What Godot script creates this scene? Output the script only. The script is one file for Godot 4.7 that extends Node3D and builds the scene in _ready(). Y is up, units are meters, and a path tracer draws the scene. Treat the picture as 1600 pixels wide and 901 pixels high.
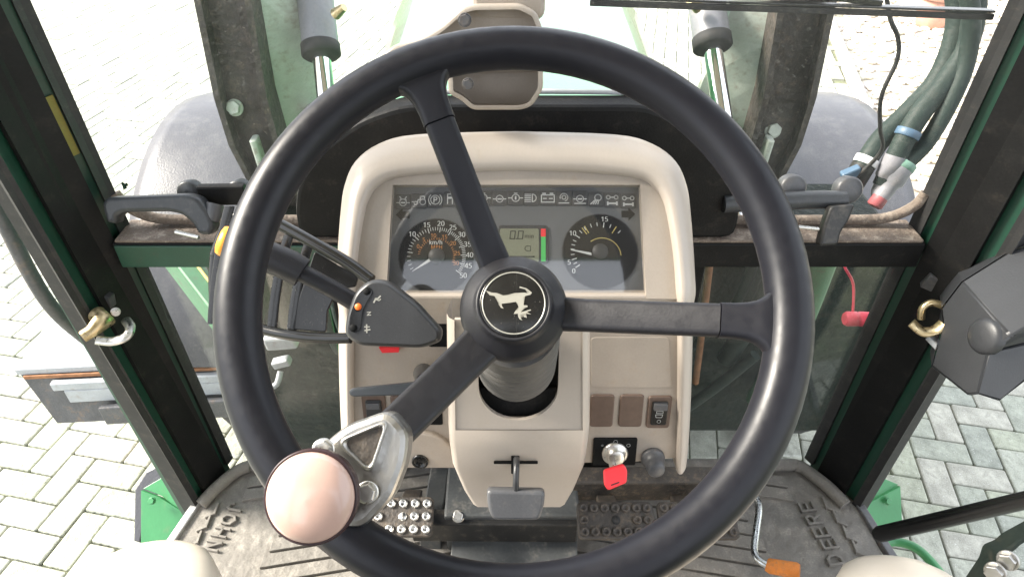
extends Node3D
# A tractor cab seen from the driver's seat. Metres, y up, -z forward; the cab floor is y = 0, the yard 1.1 m below it.

var mats := {}
var taken := {}

# ---------------------------------------------------------------- shapes
func mb() -> SurfaceTool:
	var st := SurfaceTool.new()
	st.begin(Mesh.PRIMITIVE_TRIANGLES)
	return st

func tri(st, a, b, c):
	st.add_vertex(a); st.add_vertex(b); st.add_vertex(c)

func quad(st, a, b, c, d):
	tri(st, a, b, c); tri(st, a, c, d)

func loft(st, rings: Array, closed := true, caps := 3, sg := 1):
	st.set_smooth_group(sg)
	for i in rings.size() - 1:
		var A = rings[i]
		var B = rings[i + 1]
		var n = A.size()
		for j in (n if closed else n - 1):
			var k = (j + 1) % n
			quad(st, A[j], A[k], B[k], B[j])
	st.set_smooth_group(-1)
	for e in 2:
		if caps & (1 << e):
			var R = rings[0] if e == 0 else rings[rings.size() - 1]
			var c := Vector3.ZERO
			for v in R: c += v
			c /= R.size()
			for j in R.size():
				var k = (j + 1) % R.size()
				if e == 0: tri(st, c, R[k], R[j])
				else: tri(st, c, R[j], R[k])

func smooth_path(pts: Array, per := 8) -> Array:
	var out := []
	for i in pts.size() - 1:
		var a = pts[max(i - 1, 0)]
		var b = pts[i]
		var c = pts[i + 1]
		var d = pts[min(i + 2, pts.size() - 1)]
		for k in per:
			out.append(b.cubic_interpolate(c, a, d, float(k) / per))
	out.append(pts[pts.size() - 1])
	return out

func tube(st, pts: Array, rad, n := 12, squash := 1.0):
	var rings := []
	var ref := Vector3.UP
	var t0 = (pts[1] - pts[0]).normalized()
	if abs(t0.dot(ref)) > 0.9: ref = Vector3.RIGHT
	var side = t0.cross(ref).normalized()
	for i in pts.size():
		var t = (pts[min(i + 1, pts.size() - 1)] - pts[max(i - 1, 0)]).normalized()
		side = (side - t * side.dot(t)).normalized()
		var up = side.cross(t)
		var r = rad[i] if rad is Array else rad
		var R := PackedVector3Array()
		for j in n:
			var a = TAU * j / n
			R.append(pts[i] + side * cos(a) * r + up * sin(a) * r * squash)
		rings.append(R)
	loft(st, rings)

func lathe(st, T: Transform3D, prof: Array, n := 32, caps := 3, sg := 1):
	var rings := []
	for p in prof:
		var R := PackedVector3Array()
		for j in n:
			var a = TAU * j / n
			R.append(T * Vector3(cos(a) * p.x, sin(a) * p.x, p.y))
		rings.append(R)
	loft(st, rings, true, caps, sg)

func inset(poly: Array, d: float) -> Array:
	var area := 0.0
	var n := poly.size()
	for i in n:
		area += poly[i].cross(poly[(i + 1) % n])
	var s = sign(area)
	var out := []
	for i in n:
		var e0 = (poly[i] - poly[(i + n - 1) % n]).normalized()
		var e1 = (poly[(i + 1) % n] - poly[i]).normalized()
		var n0 = Vector2(-e0.y, e0.x) * s
		var n1 = Vector2(-e1.y, e1.x) * s
		var m = n0 + n1
		var q = max(m.dot(n0), 0.35)
		out.append(poly[i] + m * d / q)
	return out

func ring3(T: Transform3D, poly: Array, h: float) -> PackedVector3Array:
	var R := PackedVector3Array()
	for p in poly: R.append(T * Vector3(p.x, p.y, h))
	return R

func prism(st, T: Transform3D, poly: Array, h0: float, h1: float, bev := 0.0, both := false, sg := -1):
	var rings := []
	var pin := inset(poly, bev) if bev > 0.0 else poly
	if bev > 0.0 and both:
		rings.append(ring3(T, pin, h0)); rings.append(ring3(T, poly, h0 + bev))
	else:
		rings.append(ring3(T, poly, h0))
	if bev > 0.0:
		for k in 5:
			var a = PI / 2 * k / 4.0
			if sg < 0 and k % 2 == 1: continue
			rings.append(ring3(T, inset(poly, bev * (1.0 - cos(a))) if k > 0 else poly, h1 - bev + bev * sin(a)))
	else:
		rings.append(ring3(T, poly, h1))
	loft(st, rings, true, 0, sg)
	st.set_smooth_group(-1)
	for e in 2:
		var P: Array = pin if (e == 1 or (bev > 0.0 and both)) else poly
		var idx := Geometry2D.triangulate_polygon(PackedVector2Array(P))
		var h = h1 if e == 1 else h0
		for k in range(0, idx.size(), 3):
			var a = T * Vector3(P[idx[k]].x, P[idx[k]].y, h)
			var b = T * Vector3(P[idx[k + 1]].x, P[idx[k + 1]].y, h)
			var c = T * Vector3(P[idx[k + 2]].x, P[idx[k + 2]].y, h)
			if e == 1: tri(st, a, b, c)
			else: tri(st, a, c, b)

func rrect(w: float, h: float, r: float, n := 4, cx := 0.0, cy := 0.0) -> Array:
	var out := []
	for q in 4:
		var sx = [1, -1, -1, 1][q]
		var sy = [1, 1, -1, -1][q]
		for k in n + 1:
			var a = PI / 2 * (q + float(k) / n)
			out.append(Vector2(cx + sx * (w / 2 - r) + cos(a) * r, cy + sy * (h / 2 - r) + sin(a) * r))
	return out

func ngon(n: int, r: float, a0 := 0.0) -> Array:
	var out := []
	for k in n: out.append(Vector2(cos(a0 + TAU * k / n), sin(a0 + TAU * k / n)) * r)
	return out

func rounded(poly: Array, r: float, n := 5) -> Array:
	var out := []
	var m := poly.size()
	for i in m:
		var p = poly[i]
		var a = poly[(i + m - 1) % m] - p
		var b = poly[(i + 1) % m] - p
		var d = min(r, min(a.length(), b.length()) * 0.45)
		var A = p + a.normalized() * d
		var B = p + b.normalized() * d
		for k in n + 1:
			var t = float(k) / n
			out.append(A.lerp(p, t).lerp(p.lerp(B, t), t))
	return out

func box(st, T: Transform3D, size: Vector3, bev := 0.002, centre := Vector3.ZERO):
	var U = T * Transform3D(Basis(), centre)
	prism(st, U, rrect(size.x, size.y, max(bev, 0.0003), 2), -size.z / 2, size.z / 2, bev, true)

func tilt(el: float) -> Basis:
	return Basis(Vector3.RIGHT, deg_to_rad(-el))

func at(o: Vector3, b := Basis()) -> Transform3D:
	return Transform3D(b, o)

func axis(o: Vector3, z: Vector3, xh := Vector3.RIGHT) -> Transform3D:
	z = z.normalized()
	if abs(z.dot(xh)) > 0.95: xh = Vector3.FORWARD
	var y = z.cross(xh).normalized()
	return Transform3D(Basis(y.cross(z), y, z), o)

# bar with a rectangular section between two points
func bar(st, a: Vector3, b: Vector3, w: float, h: float, up := Vector3.UP, bev := 0.002):
	var z = (b - a).normalized()
	var x = up.cross(z).normalized()
	var T := Transform3D(Basis(x, z.cross(x), z), a)
	prism(st, T, rrect(w, h, bev, 2), 0, a.distance_to(b), bev * 0.5, true)

# ---------------------------------------------------------------- objects
func numbered(called: String) -> String:
	if not taken.has(called):
		taken[called] = 0
		return called
	taken[called] += 1
	return "%s_%03d" % [called, taken[called]]

func tag(o, label, category, group = "", kind = ""):
	if label: o.set_meta("label", label)
	if category: o.set_meta("category", category)
	if group: o.set_meta("group", group)
	if kind: o.set_meta("kind", kind)
	return o

func thing(called, label, category, T := Transform3D(), group = "") -> Node3D:
	var o := Node3D.new()
	o.name = numbered(called)
	add_child(o)
	o.transform = T
	return tag(o, label, category, group)

func obj(called: String, st, m, parent: Node = self) -> MeshInstance3D:
	var o := MeshInstance3D.new()
	o.name = called if parent != self else numbered(called)
	if st is SurfaceTool:
		st.generate_normals()
		o.mesh = st.commit()
	else:
		o.mesh = st
	o.material_override = mats[m] if m is String else m
	o.cast_shadow = GeometryInstance3D.SHADOW_CASTING_SETTING_ON
	parent.add_child(o, true)
	return o

func bolt(parent, at_: Vector3, n: Vector3, r: float, m = "zinc", called = "bolt"):
	var st := mb()
	var T := axis(at_, n)
	lathe(st, T, [Vector2(r * 1.3, -0.001), Vector2(r * 1.3, r * 0.14), Vector2(r * 1.2, r * 0.2)], 20)
	prism(st, T, ngon(6, r * 1.08, 0.3), r * 0.2, r * 1.0, r * 0.12)
	return obj(called, st, m, parent)

# ---------------------------------------------------------------- materials
func lin(r, g = null, b = null) -> Color:
	return Color(r, r if g == null else g, r if b == null else b)

func noise_image(size: int, seed_: int, freq: float, oct := 4, kind := FastNoiseLite.TYPE_SIMPLEX_SMOOTH) -> Image:
	var f := FastNoiseLite.new()
	f.seed = seed_
	f.frequency = freq
	f.noise_type = kind
	f.fractal_octaves = oct
	return f.get_seamless_image(size, size)

# two-layer colour texture: a fine grain, coarse patches and a second colour (dirt, dust, rust) where the patch noise is high
func colour_texture(seed_: int, base: Color, vary: float, dirt = null, amount := 0.0, size := 256, speck = null, speck_amount := 0.0, o_weight := 0.6) -> ImageTexture:
	var a := noise_image(size, seed_, 0.012, 5)
	var b := noise_image(size, seed_ + 7, 0.16, 2)
	var c := noise_image(size, seed_ + 13, 0.035, 4)
	var im := Image.create(size, size, false, Image.FORMAT_RGB8)
	for y in size:
		for x in size:
			var na = a.get_pixel(x, y).r - 0.5
			var nb = b.get_pixel(x, y).r - 0.5
			var nc = c.get_pixel(x, y).r
			var k = 1.0 + vary * (na * 1.3 + nb * 0.9)
			var col = Color(base.r * k, base.g * k, base.b * k)
			if dirt != null:
				var w = clamp((na * 0.7 + 0.5 + (nc - 0.5) * 0.9 + nb * 0.35 - (1.0 - amount)) * 2.6, 0.0, 1.0)
				col = col.lerp(dirt * (1.0 + nb * 0.4), w * o_weight)
			if speck != null and nb * 0.8 + (nc - 0.5) * 0.5 > 0.5 - speck_amount:
				col = col.lerp(speck, 0.75)
			im.set_pixel(x, y, col.clamp().linear_to_srgb())
	return ImageTexture.create_from_image(im)

var grains := {}
func grain(kind: String) -> ImageTexture:
	if grains.has(kind): return grains[kind]
	var im: Image
	match kind:
		"leather":
			im = noise_image(512, 5, 0.06, 2, FastNoiseLite.TYPE_CELLULAR)
			im.convert(Image.FORMAT_RGBA8)
			im.bump_map_to_normal_map(2.2)
		"fine":
			im = noise_image(256, 9, 0.22, 2)
			im.convert(Image.FORMAT_RGBA8)
			im.bump_map_to_normal_map(1.0)
		"cast":
			im = noise_image(256, 21, 0.05, 5)
			im.convert(Image.FORMAT_RGBA8)
			im.bump_map_to_normal_map(4.0)
	var t := ImageTexture.create_from_image(im)
	grains[kind] = t
	return t

var smears := {}
func smear(lo: float, hi: float) -> ImageTexture:
	var key = "%.2f %.2f" % [lo, hi]
	if smears.has(key): return smears[key]
	var a := noise_image(256, 77, 0.02, 5)
	var im := Image.create(256, 256, false, Image.FORMAT_L8)
	for y in 256:
		for x in 256:
			var v = lerp(lo, hi, smoothstep(0.3, 0.7, a.get_pixel(x, y).r))
			im.set_pixel(x, y, Color(v, v, v))
	smears[key] = ImageTexture.create_from_image(im)
	return smears[key]

func M(called: String, base: Color, rough: float, o := {}) -> StandardMaterial3D:
	var m := StandardMaterial3D.new()
	m.roughness = rough
	m.metallic = o.get("metal", 0.0)
	m.metallic_specular = o.get("spec", 0.5)
	m.cull_mode = BaseMaterial3D.CULL_DISABLED
	if o.get("vary", 0.0) > 0.0:
		m.albedo_texture = colour_texture(hash(called) % 1000, base, o.vary, o.get("dirt"), o.get("amount", 0.0), o.get("size", 256), o.get("speck"), o.get("specks", 0.0), o.get("weight", 0.6))
		m.uv1_triplanar = true
		m.uv1_scale = Vector3.ONE / o.get("tile", 0.2)
	else:
		m.albedo_color = base.linear_to_srgb()
	if o.has("grain"):
		m.uv1_triplanar = true
		m.uv1_scale = Vector3.ONE / o.get("tile", 0.2)
		m.normal_enabled = true
		m.normal_texture = grain(o.grain)
		m.normal_scale = o.get("relief", 0.5)
	if o.has("smear"):
		m.uv1_triplanar = true
		m.uv1_scale = Vector3.ONE / o.get("tile", 0.2)
		m.roughness = 1.0
		m.roughness_texture = smear(o.smear[0], o.smear[1])
	if o.has("coat"):
		m.clearcoat_enabled = true
		m.clearcoat = o.coat
		m.clearcoat_roughness = o.get("coat_rough", 0.08)
	if o.has("emit"):
		m.emission_enabled = true
		m.emission = o.emit
		m.emission_energy_multiplier = o.get("energy", 1.0)
	if o.has("alpha"):
		m.transparency = BaseMaterial3D.TRANSPARENCY_ALPHA
		m.albedo_color.a = o.alpha
	mats[called] = m
	return m

func make_materials():
	M("wheel_black", lin(0.010, 0.0105, 0.0145), 0.3, {"spec": 0.38, "smear": [0.33, 0.42], "grain": "fine", "tile": 0.07, "relief": 0.08})
	M("hub_black", lin(0.014, 0.014, 0.017), 0.4, {"spec": 0.42, "grain": "leather", "tile": 0.08, "relief": 0.22, "smear": [0.4, 0.52]})
	M("black_plastic", lin(0.02), 0.45, {"vary": 0.3, "dirt": lin(0.09, 0.08, 0.065), "amount": 0.36, "tile": 0.16, "grain": "fine", "relief": 0.3})
	M("black_gloss", lin(0.012), 0.22, {"vary": 0.4, "speck": lin(0.16, 0.15, 0.13), "specks": 0.12, "tile": 0.08})
	M("grey_plastic", lin(0.075, 0.077, 0.083), 0.42, {"vary": 0.2, "tile": 0.15, "grain": "fine", "relief": 0.25, "dirt": lin(0.14, 0.13, 0.12), "amount": 0.3})
	M("charcoal", lin(0.028, 0.029, 0.031), 0.38, {"vary": 0.3, "tile": 0.1, "grain": "fine", "relief": 0.2, "speck": lin(0.12), "specks": 0.1})
	M("rubber", lin(0.02), 0.7, {"vary": 0.4, "dirt": lin(0.06, 0.052, 0.042), "amount": 0.36, "tile": 0.12})
	M("trim_black", lin(0.010), 0.55, {"spec": 0.3, "vary": 0.4, "dirt": lin(0.028, 0.025, 0.021), "amount": 0.3, "tile": 0.2, "grain": "fine", "relief": 0.3})
	M("beige", lin(0.37, 0.322, 0.273), 0.42, {"vary": 0.1, "dirt": lin(0.36, 0.29, 0.22), "amount": 0.3, "tile": 0.3, "grain": "fine", "relief": 0.12, "size": 512})
	M("cream", lin(0.62, 0.56, 0.48), 0.35, {"vary": 0.05, "tile": 0.3})
	M("beige_gloss", lin(0.44, 0.388, 0.335), 0.3, {"vary": 0.06, "dirt": lin(0.4, 0.33, 0.26), "amount": 0.26, "tile": 0.35, "size": 512})
	M("brown", lin(0.115, 0.078, 0.06), 0.5, {"vary": 0.2, "tile": 0.05, "grain": "fine", "relief": 0.2})
	M("green_paint", lin(0.014, 0.06, 0.038), 0.35, {"vary": 0.15, "dirt": lin(0.03, 0.05, 0.035), "amount": 0.34, "tile": 0.2})
	M("bright_green", lin(0.05, 0.22, 0.085), 0.35, {"vary": 0.15, "dirt": lin(0.13, 0.17, 0.09), "amount": 0.3, "tile": 0.25})
	M("bonnet_green", lin(0.03, 0.26, 0.07), 0.3, {"vary": 0.06, "tile": 0.5, "coat": 1.0, "coat_rough": 0.05})
	M("mat_rubber", lin(0.18, 0.168, 0.15), 0.8, {"vary": 0.25, "dirt": lin(0.27, 0.25, 0.22), "amount": 0.44, "tile": 0.35, "size": 512, "grain": "cast", "relief": 0.35})
	M("floor_steel", lin(0.075, 0.08, 0.082), 0.55, {"vary": 0.3, "dirt": lin(0.2, 0.19, 0.17), "amount": 0.38, "tile": 0.3})
	M("pedal_iron", lin(0.06, 0.052, 0.045), 0.6, {"vary": 0.4, "dirt": lin(0.17, 0.13, 0.09), "amount": 0.42, "tile": 0.1, "grain": "cast"})
	M("dirty_seal", lin(0.17, 0.135, 0.108), 0.85, {"vary": 0.5, "dirt": lin(0.38, 0.33, 0.27), "amount": 0.42, "tile": 0.12, "grain": "cast", "relief": 0.8})
	M("steel", lin(0.42, 0.41, 0.39), 0.3, {"metal": 1.0, "smear": [0.3, 0.5], "tile": 0.09, "grain": "cast", "relief": 0.12})
	M("zinc", lin(0.66, 0.65, 0.62), 0.35, {"metal": 1.0, "smear": [0.25, 0.5], "tile": 0.04})
	M("brass", lin(0.62, 0.5, 0.3), 0.38, {"metal": 1.0, "smear": [0.25, 0.5], "tile": 0.05})
	M("chrome", lin(0.8), 0.08, {"metal": 1.0})
	M("silver_ink", lin(0.42, 0.41, 0.36), 0.35, {"metal": 0.4})
	M("knob_cream", lin(0.52, 0.355, 0.30), 0.25, {"vary": 0.05, "tile": 0.1, "coat": 0.6, "coat_rough": 0.12})  # cream, with the reflected pink put into the base colour
	M("knob_ring", lin(0.03, 0.012, 0.014), 0.4)
	M("orange", lin(0.9, 0.36, 0.03), 0.4)
	M("orange_red", lin(0.85, 0.16, 0.02), 0.45)
	M("orange_worn", lin(0.62, 0.2, 0.03), 0.6, {"vary": 0.3, "dirt": lin(0.2, 0.13, 0.08), "amount": 0.4, "tile": 0.06, "grain": "cast"})
	M("red", lin(0.78, 0.03, 0.04), 0.4)
	M("red_cap", lin(0.6, 0.05, 0.09), 0.45, {"vary": 0.2, "dirt": lin(0.5, 0.25, 0.25), "amount": 0.3, "tile": 0.05})
	M("dial_face", lin(0.01, 0.0105, 0.011), 0.65, {"spec": 0.2})
	M("tile_grey", lin(0.05, 0.052, 0.055), 0.5)
	M("dash_grey", lin(0.105, 0.11, 0.115), 0.6, {"vary": 0.1, "tile": 0.1, "grain": "fine", "relief": 0.2})  # grey lifted to paint the milky reflection of the lens
	M("dash_dark", lin(0.03, 0.031, 0.033), 0.55)
	M("ink_white", lin(0.5, 0.51, 0.5), 0.6)
	M("ink_orange", lin(0.5, 0.2, 0.05), 0.6)
	M("ink_yellow", lin(0.5, 0.4, 0.12), 0.6)
	M("lcd", lin(0.19, 0.2, 0.14), 0.35)
	M("lcd_ink", lin(0.015, 0.017, 0.012), 0.5)
	M("gauge_green", lin(0.06, 0.45, 0.1), 0.5)
	M("loader_paint", lin(0.5, 0.55, 0.49), 0.55, {"vary": 0.25, "dirt": lin(0.2, 0.12, 0.07), "amount": 0.4, "tile": 0.35, "size": 512})  # pale tone carries the light falling on the inner faces
	M("loader_dark", lin(0.05, 0.043, 0.038), 0.6, {"vary": 0.4, "weight": 0.45, "dirt": lin(0.15, 0.115, 0.085), "amount": 0.44, "tile": 0.4, "size": 512, "grain": "cast", "relief": 0.5, "speck": lin(0.3, 0.28, 0.25), "specks": 0.1})
	M("cylinder_grey", lin(0.22, 0.22, 0.24), 0.4, {"vary": 0.2, "tile": 0.3, "dirt": lin(0.3, 0.27, 0.24), "amount": 0.3})
	M("hose", lin(0.02, 0.033, 0.029), 0.6, {"spec": 0.35, "vary": 0.3, "dirt": lin(0.07, 0.07, 0.062), "amount": 0.38, "tile": 0.15, "grain": "cast", "relief": 0.4})
	M("white_tie", lin(0.75), 0.5)
	M("blue_tie", lin(0.06, 0.11, 0.17), 0.5)
	M("green_tie", lin(0.13, 0.24, 0.19), 0.5)
	M("dull_red", lin(0.3, 0.08, 0.09), 0.5)
	M("fender_black", lin(0.06, 0.06, 0.068), 0.38, {"vary": 0.2, "dirt": lin(0.12, 0.118, 0.115), "weight": 0.4, "amount": 0.46, "tile": 0.4, "grain": "fine", "relief": 0.3})  # grey base and pale dirt also carry the glare on black plastic
	M("tyre", lin(0.03), 0.85, {"vary": 0.4, "dirt": lin(0.13, 0.11, 0.09), "amount": 0.4, "tile": 0.4})
	M("steel_dark", lin(0.1, 0.1, 0.105), 0.5, {"vary": 0.35, "dirt": lin(0.22, 0.15, 0.1), "amount": 0.34, "tile": 0.25, "grain": "cast", "relief": 0.3})
	M("steel_grey", lin(0.4, 0.42, 0.44), 0.5, {"vary": 0.2, "dirt": lin(0.25, 0.2, 0.16), "amount": 0.3, "tile": 0.3})
	M("rust", lin(0.28, 0.13, 0.06), 0.8, {"vary": 0.5, "tile": 0.1})
	M("alu", lin(0.6), 0.4, {"metal": 0.8, "smear": [0.3, 0.5], "tile": 0.1})
	M("yellow_sticker", lin(0.2, 0.17, 0.03), 0.5, {"vary": 0.2, "dirt": lin(0.15, 0.12, 0.04), "amount": 0.42, "tile": 0.05})
	M("roof_lining", lin(0.5, 0.42, 0.36), 0.8)
	M("seat_cloth", lin(0.06, 0.055, 0.05), 0.9)
	M("concrete", lin(0.42, 0.4, 0.37), 0.85, {"vary": 0.25, "tile": 0.8})
	M("joint_sand", lin(0.16, 0.165, 0.11), 0.95, {"vary": 0.5, "dirt": lin(0.07, 0.11, 0.03), "amount": 0.48, "tile": 0.6})
	M("terracotta", lin(0.5, 0.27, 0.2), 0.8, {"vary": 0.2, "tile": 0.2})
	M("pebble", lin(0.55, 0.5, 0.42), 0.8, {"vary": 0.3, "tile": 0.3})
	var tones = [lin(0.29, 0.305, 0.255), lin(0.33, 0.34, 0.285), lin(0.265, 0.28, 0.24), lin(0.36, 0.355, 0.305), lin(0.31, 0.325, 0.255)]
	for i in tones.size():
		M("paver_%d" % i, tones[i], 0.85, {"vary": 0.45, "dirt": tones[i] * 0.62, "amount": 0.36, "tile": 0.55, "speck": lin(0.58, 0.58, 0.54), "specks": 0.17, "grain": "cast", "relief": 0.5, "size": 512})
	# panes
	var g := M("window_glass", lin(0.25, 0.3, 0.28), 0.03, {"alpha": 0.03})
	g.metallic_specular = 0.5
	M("cluster_lens", lin(0.2), 0.04, {"alpha": 0.04, "spec": 1.0})
	# thin dust film on the windscreen, its whiteness also painting the glare haze
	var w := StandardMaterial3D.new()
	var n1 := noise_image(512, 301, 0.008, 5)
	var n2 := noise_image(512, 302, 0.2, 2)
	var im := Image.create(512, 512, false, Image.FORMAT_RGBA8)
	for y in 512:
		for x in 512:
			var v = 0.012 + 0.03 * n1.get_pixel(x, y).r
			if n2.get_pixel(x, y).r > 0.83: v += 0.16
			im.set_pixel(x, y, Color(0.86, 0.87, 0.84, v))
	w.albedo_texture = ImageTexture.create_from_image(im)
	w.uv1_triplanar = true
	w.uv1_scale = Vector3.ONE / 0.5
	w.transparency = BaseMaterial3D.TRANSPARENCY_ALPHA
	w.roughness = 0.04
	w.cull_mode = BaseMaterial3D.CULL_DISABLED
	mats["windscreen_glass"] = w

# ---------------------------------------------------------------- the yard
func make_yard():
	var st := mb()
	var N := 24
	st.set_smooth_group(-1)
	quad(st, Vector3(-60, -1.116, 30), Vector3(60, -1.116, 30), Vector3(60, -1.116, -90), Vector3(-60, -1.116, -90))
	var ground := obj("ground", st, "joint_sand")
	tag(ground, "", "", "", "structure")
	# clay pavers in herringbone, each with its own edges; the nearest ones singly, the rest as one part
	var W := 0.1085
	var gap := 0.005
	var variants := []
	for v in 2:
		var s := mb()
		prism(s, Transform3D(Basis(Vector3.RIGHT, -PI / 2), Vector3.ZERO), rrect(2 * W - gap, W - gap, 0.006, 1), -0.06, 0, 0.006 + 0.002 * v)
		s.generate_normals()
		variants.append(s.commit())
	var rng := RandomNumberGenerator.new()
	rng.seed = 4
	var turn := deg_to_rad(-11.5)
	var spots := []
	for i in range(-105, 106):
		for j in range(-105, 106):
			var k = posmod(i - j, 4)
			if k != 0 and k != 3: continue
			var c = Vector2((i + 1) * W, (j + 0.5) * W) if k == 0 else Vector2((i + 0.5) * W, (j + 1) * W)
			var p = c.rotated(-turn) + Vector2(0, -4.8)
			if p.x < -7.2 or p.x > 7.2 or p.y < -10.5 or p.y > 0.6: continue
			if p.x > 2.26 + (-3.3 - p.y) * 0.24 and p.y < -3.2: continue
			var y = -1.1 + rng.randf_range(-0.0025, 0.0025)
			var B := Basis(Vector3.UP, turn + (PI / 2 if k == 3 else 0.0) + rng.randf_range(-0.012, 0.012)) * Basis(Vector3.RIGHT, rng.randf_range(-0.012, 0.012)) * Basis(Vector3.BACK, rng.randf_range(-0.008, 0.008))
			var T := Transform3D(B, Vector3(p.x, y, p.y))
			# how large it shows from the driver's seat, and whether the side openings let it show
			var d = T.origin - Vector3(0, 1.07, 0)
			var depth = -d.y * 0.6157 - d.z * 0.788
			var v = (d.y * 0.788 - d.z * 0.6157) / max(depth, 0.01)
			var seen = depth > 0.3 and abs(d.x / depth) < 0.77 and abs(v) < 0.44 and abs(p.x) > 0.42 * depth + 0.12
			spots.append([depth if seen else 100.0 + depth, T, rng.randi() % 5, rng.randi() % 2])
	spots.sort_custom(func(a, b): return a[0] < b[0])
	for q in 300:
		var b := obj("brick", variants[spots[q][3]], "paver_%d" % spots[q][2], ground)
		b.transform = spots[q][1]
	var mm := MultiMesh.new()
	mm.transform_format = MultiMesh.TRANSFORM_3D
	mm.use_colors = true
	mm.mesh = variants[0]
	mm.instance_count = spots.size() - 300
	for q in range(300, spots.size()):
		mm.set_instance_transform(q - 300, spots[q][1])
		var t = rng.randf_range(0.8, 1.15)
		mm.set_instance_color(q - 300, Color(t, t, t))
	var mi := MultiMeshInstance3D.new()
	mi.name = "brick_paving"
	mi.multimesh = mm
	var pm: StandardMaterial3D = mats["paver_1"].duplicate()
	pm.vertex_color_use_as_albedo = true
	pm.uv1_world_triplanar = true
	mi.material_override = pm
	mi.set_meta("kind", "stuff")
	ground.add_child(mi, true)
	# gravel bed with pale stones behind a concrete edging
	st = mb()
	st.set_smooth_group(-1)
	quad(st, Vector3(2.3, -1.108, -3.2), Vector3(8.5, -1.108, -3.2), Vector3(9, -1.108, -12), Vector3(4.4, -1.108, -12))
	tag(obj("gravel_bed", st, "pebble"), "", "", "", "structure")
	var pebbles := []
	var ps := mb()
	var ico := SphereMesh.new()
	ico.radius = 1.0; ico.height = 1.5; ico.radial_segments = 9; ico.rings = 5
	ps.append_from(ico, 0, Transform3D())
	var pmesh := ps.commit()
	for q in 5200:
		var z = rng.randf_range(-9.8, -3.3)
		var x = 2.37 + (-3.3 - z) * 0.24 + rng.randf() * 4.0
		var r = rng.randf_range(0.018, 0.05)
		pebbles.append(Transform3D(Basis.from_euler(Vector3(rng.randf_range(-0.4, 0.4), rng.randf() * TAU, rng.randf_range(-0.4, 0.4))).scaled(Vector3(r * rng.randf_range(0.8, 1.4), r * 0.7, r)), Vector3(x, -1.1 + r * 0.2, z)))
	var gm := MultiMesh.new()
	gm.transform_format = MultiMesh.TRANSFORM_3D
	gm.use_colors = true
	gm.mesh = pmesh
	gm.instance_count = pebbles.size()
	for q in pebbles.size():
		gm.set_instance_transform(q, pebbles[q])
		var t = rng.randf_range(0.45, 0.8)
		gm.set_instance_color(q, Color(t, t * rng.randf_range(0.88, 0.96), t * rng.randf_range(0.7, 0.86)))
	var gi := MultiMeshInstance3D.new()
	gi.name = "gravel"
	gi.multimesh = gm
	var gmat := StandardMaterial3D.new()
	gmat.vertex_color_use_as_albedo = true
	gmat.roughness = 0.8
	gi.material_override = gmat
	add_child(gi)
	tag(gi, "pale beige and white stones loose behind the concrete edging", "gravel", "", "stuff")
	st = mb()
	var e0 := Vector3(2.3, -1.1, -3.25)
	var e1 := Vector3(3.95, -1.1, -10.1)
	bar(st, e0, e1, 0.07, 0.14, Vector3.UP, 0.012)
	tag(obj("garden_edging", st, "concrete"), "straight concrete edging strip between brick paving and pale gravel", "edging")
	# plant pot standing on the gravel
	var pot := thing("plant_pot", "terracotta plant pot standing on the pale gravel", "pot", at(Vector3(4.25, -1.1, -7.1)))
	st = mb()
	lathe(st, Transform3D(Basis(Vector3.RIGHT, -PI / 2), Vector3.ZERO), [Vector2(0.13, 0), Vector2(0.15, 0.02), Vector2(0.2, 0.3), Vector2(0.19, 0.3), Vector2(0.16, 0.12)], 28)
	obj("pot_body", st, "terracotta", pot)
	st = mb()
	lathe(st, Transform3D(Basis(Vector3.RIGHT, -PI / 2), Vector3.ZERO), [Vector2(0.2, 0.28), Vector2(0.225, 0.285), Vector2(0.225, 0.35), Vector2(0.2, 0.35), Vector2(0.195, 0.28)], 28, 0)
	obj("pot_rim", st, "terracotta", pot)

# ---------------------------------------------------------------- the cab
func lerp_x(a: float, b: float, y: float) -> float:
	return a + (b - a) * y

func pillar_section(side: int, y: float, t0: float, t1: float, out0: float, out1: float) -> PackedVector3Array:
	# t runs along the inner face from its front edge (0) to its rear edge (1); out goes outboard, negative is proud of the face
	var a = Vector2(-0.5436 - 0.033 * y, -0.83) if side < 0 else Vector2(0.5719 + 0.0215 * y, -0.83)
	var b = Vector2(-0.5684 - 0.062 * y, -0.738) if side < 0 else Vector2(0.6206 + 0.038 * y, -0.738)
	var d = b - a
	var n = Vector2(-d.y, d.x).normalized()
	if n.x * side < 0: n = -n
	var R := PackedVector3Array()
	for q in [[t0, out0], [t1, out0], [t1, out1], [t0, out1]]:
		var p = a + d * q[0] + n * q[1]
		R.append(Vector3(p.x, y, p.y))
	return R

func pillar_piece(side, y0, y1, t0, t1, out0, out1, called, m, parent):
	var st := mb()
	loft(st, [pillar_section(side, y0, t0, t1, out0, out1), pillar_section(side, y1, t0, t1, out0, out1)], true, 3, -1)
	return obj(called, st, m, parent)

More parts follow.
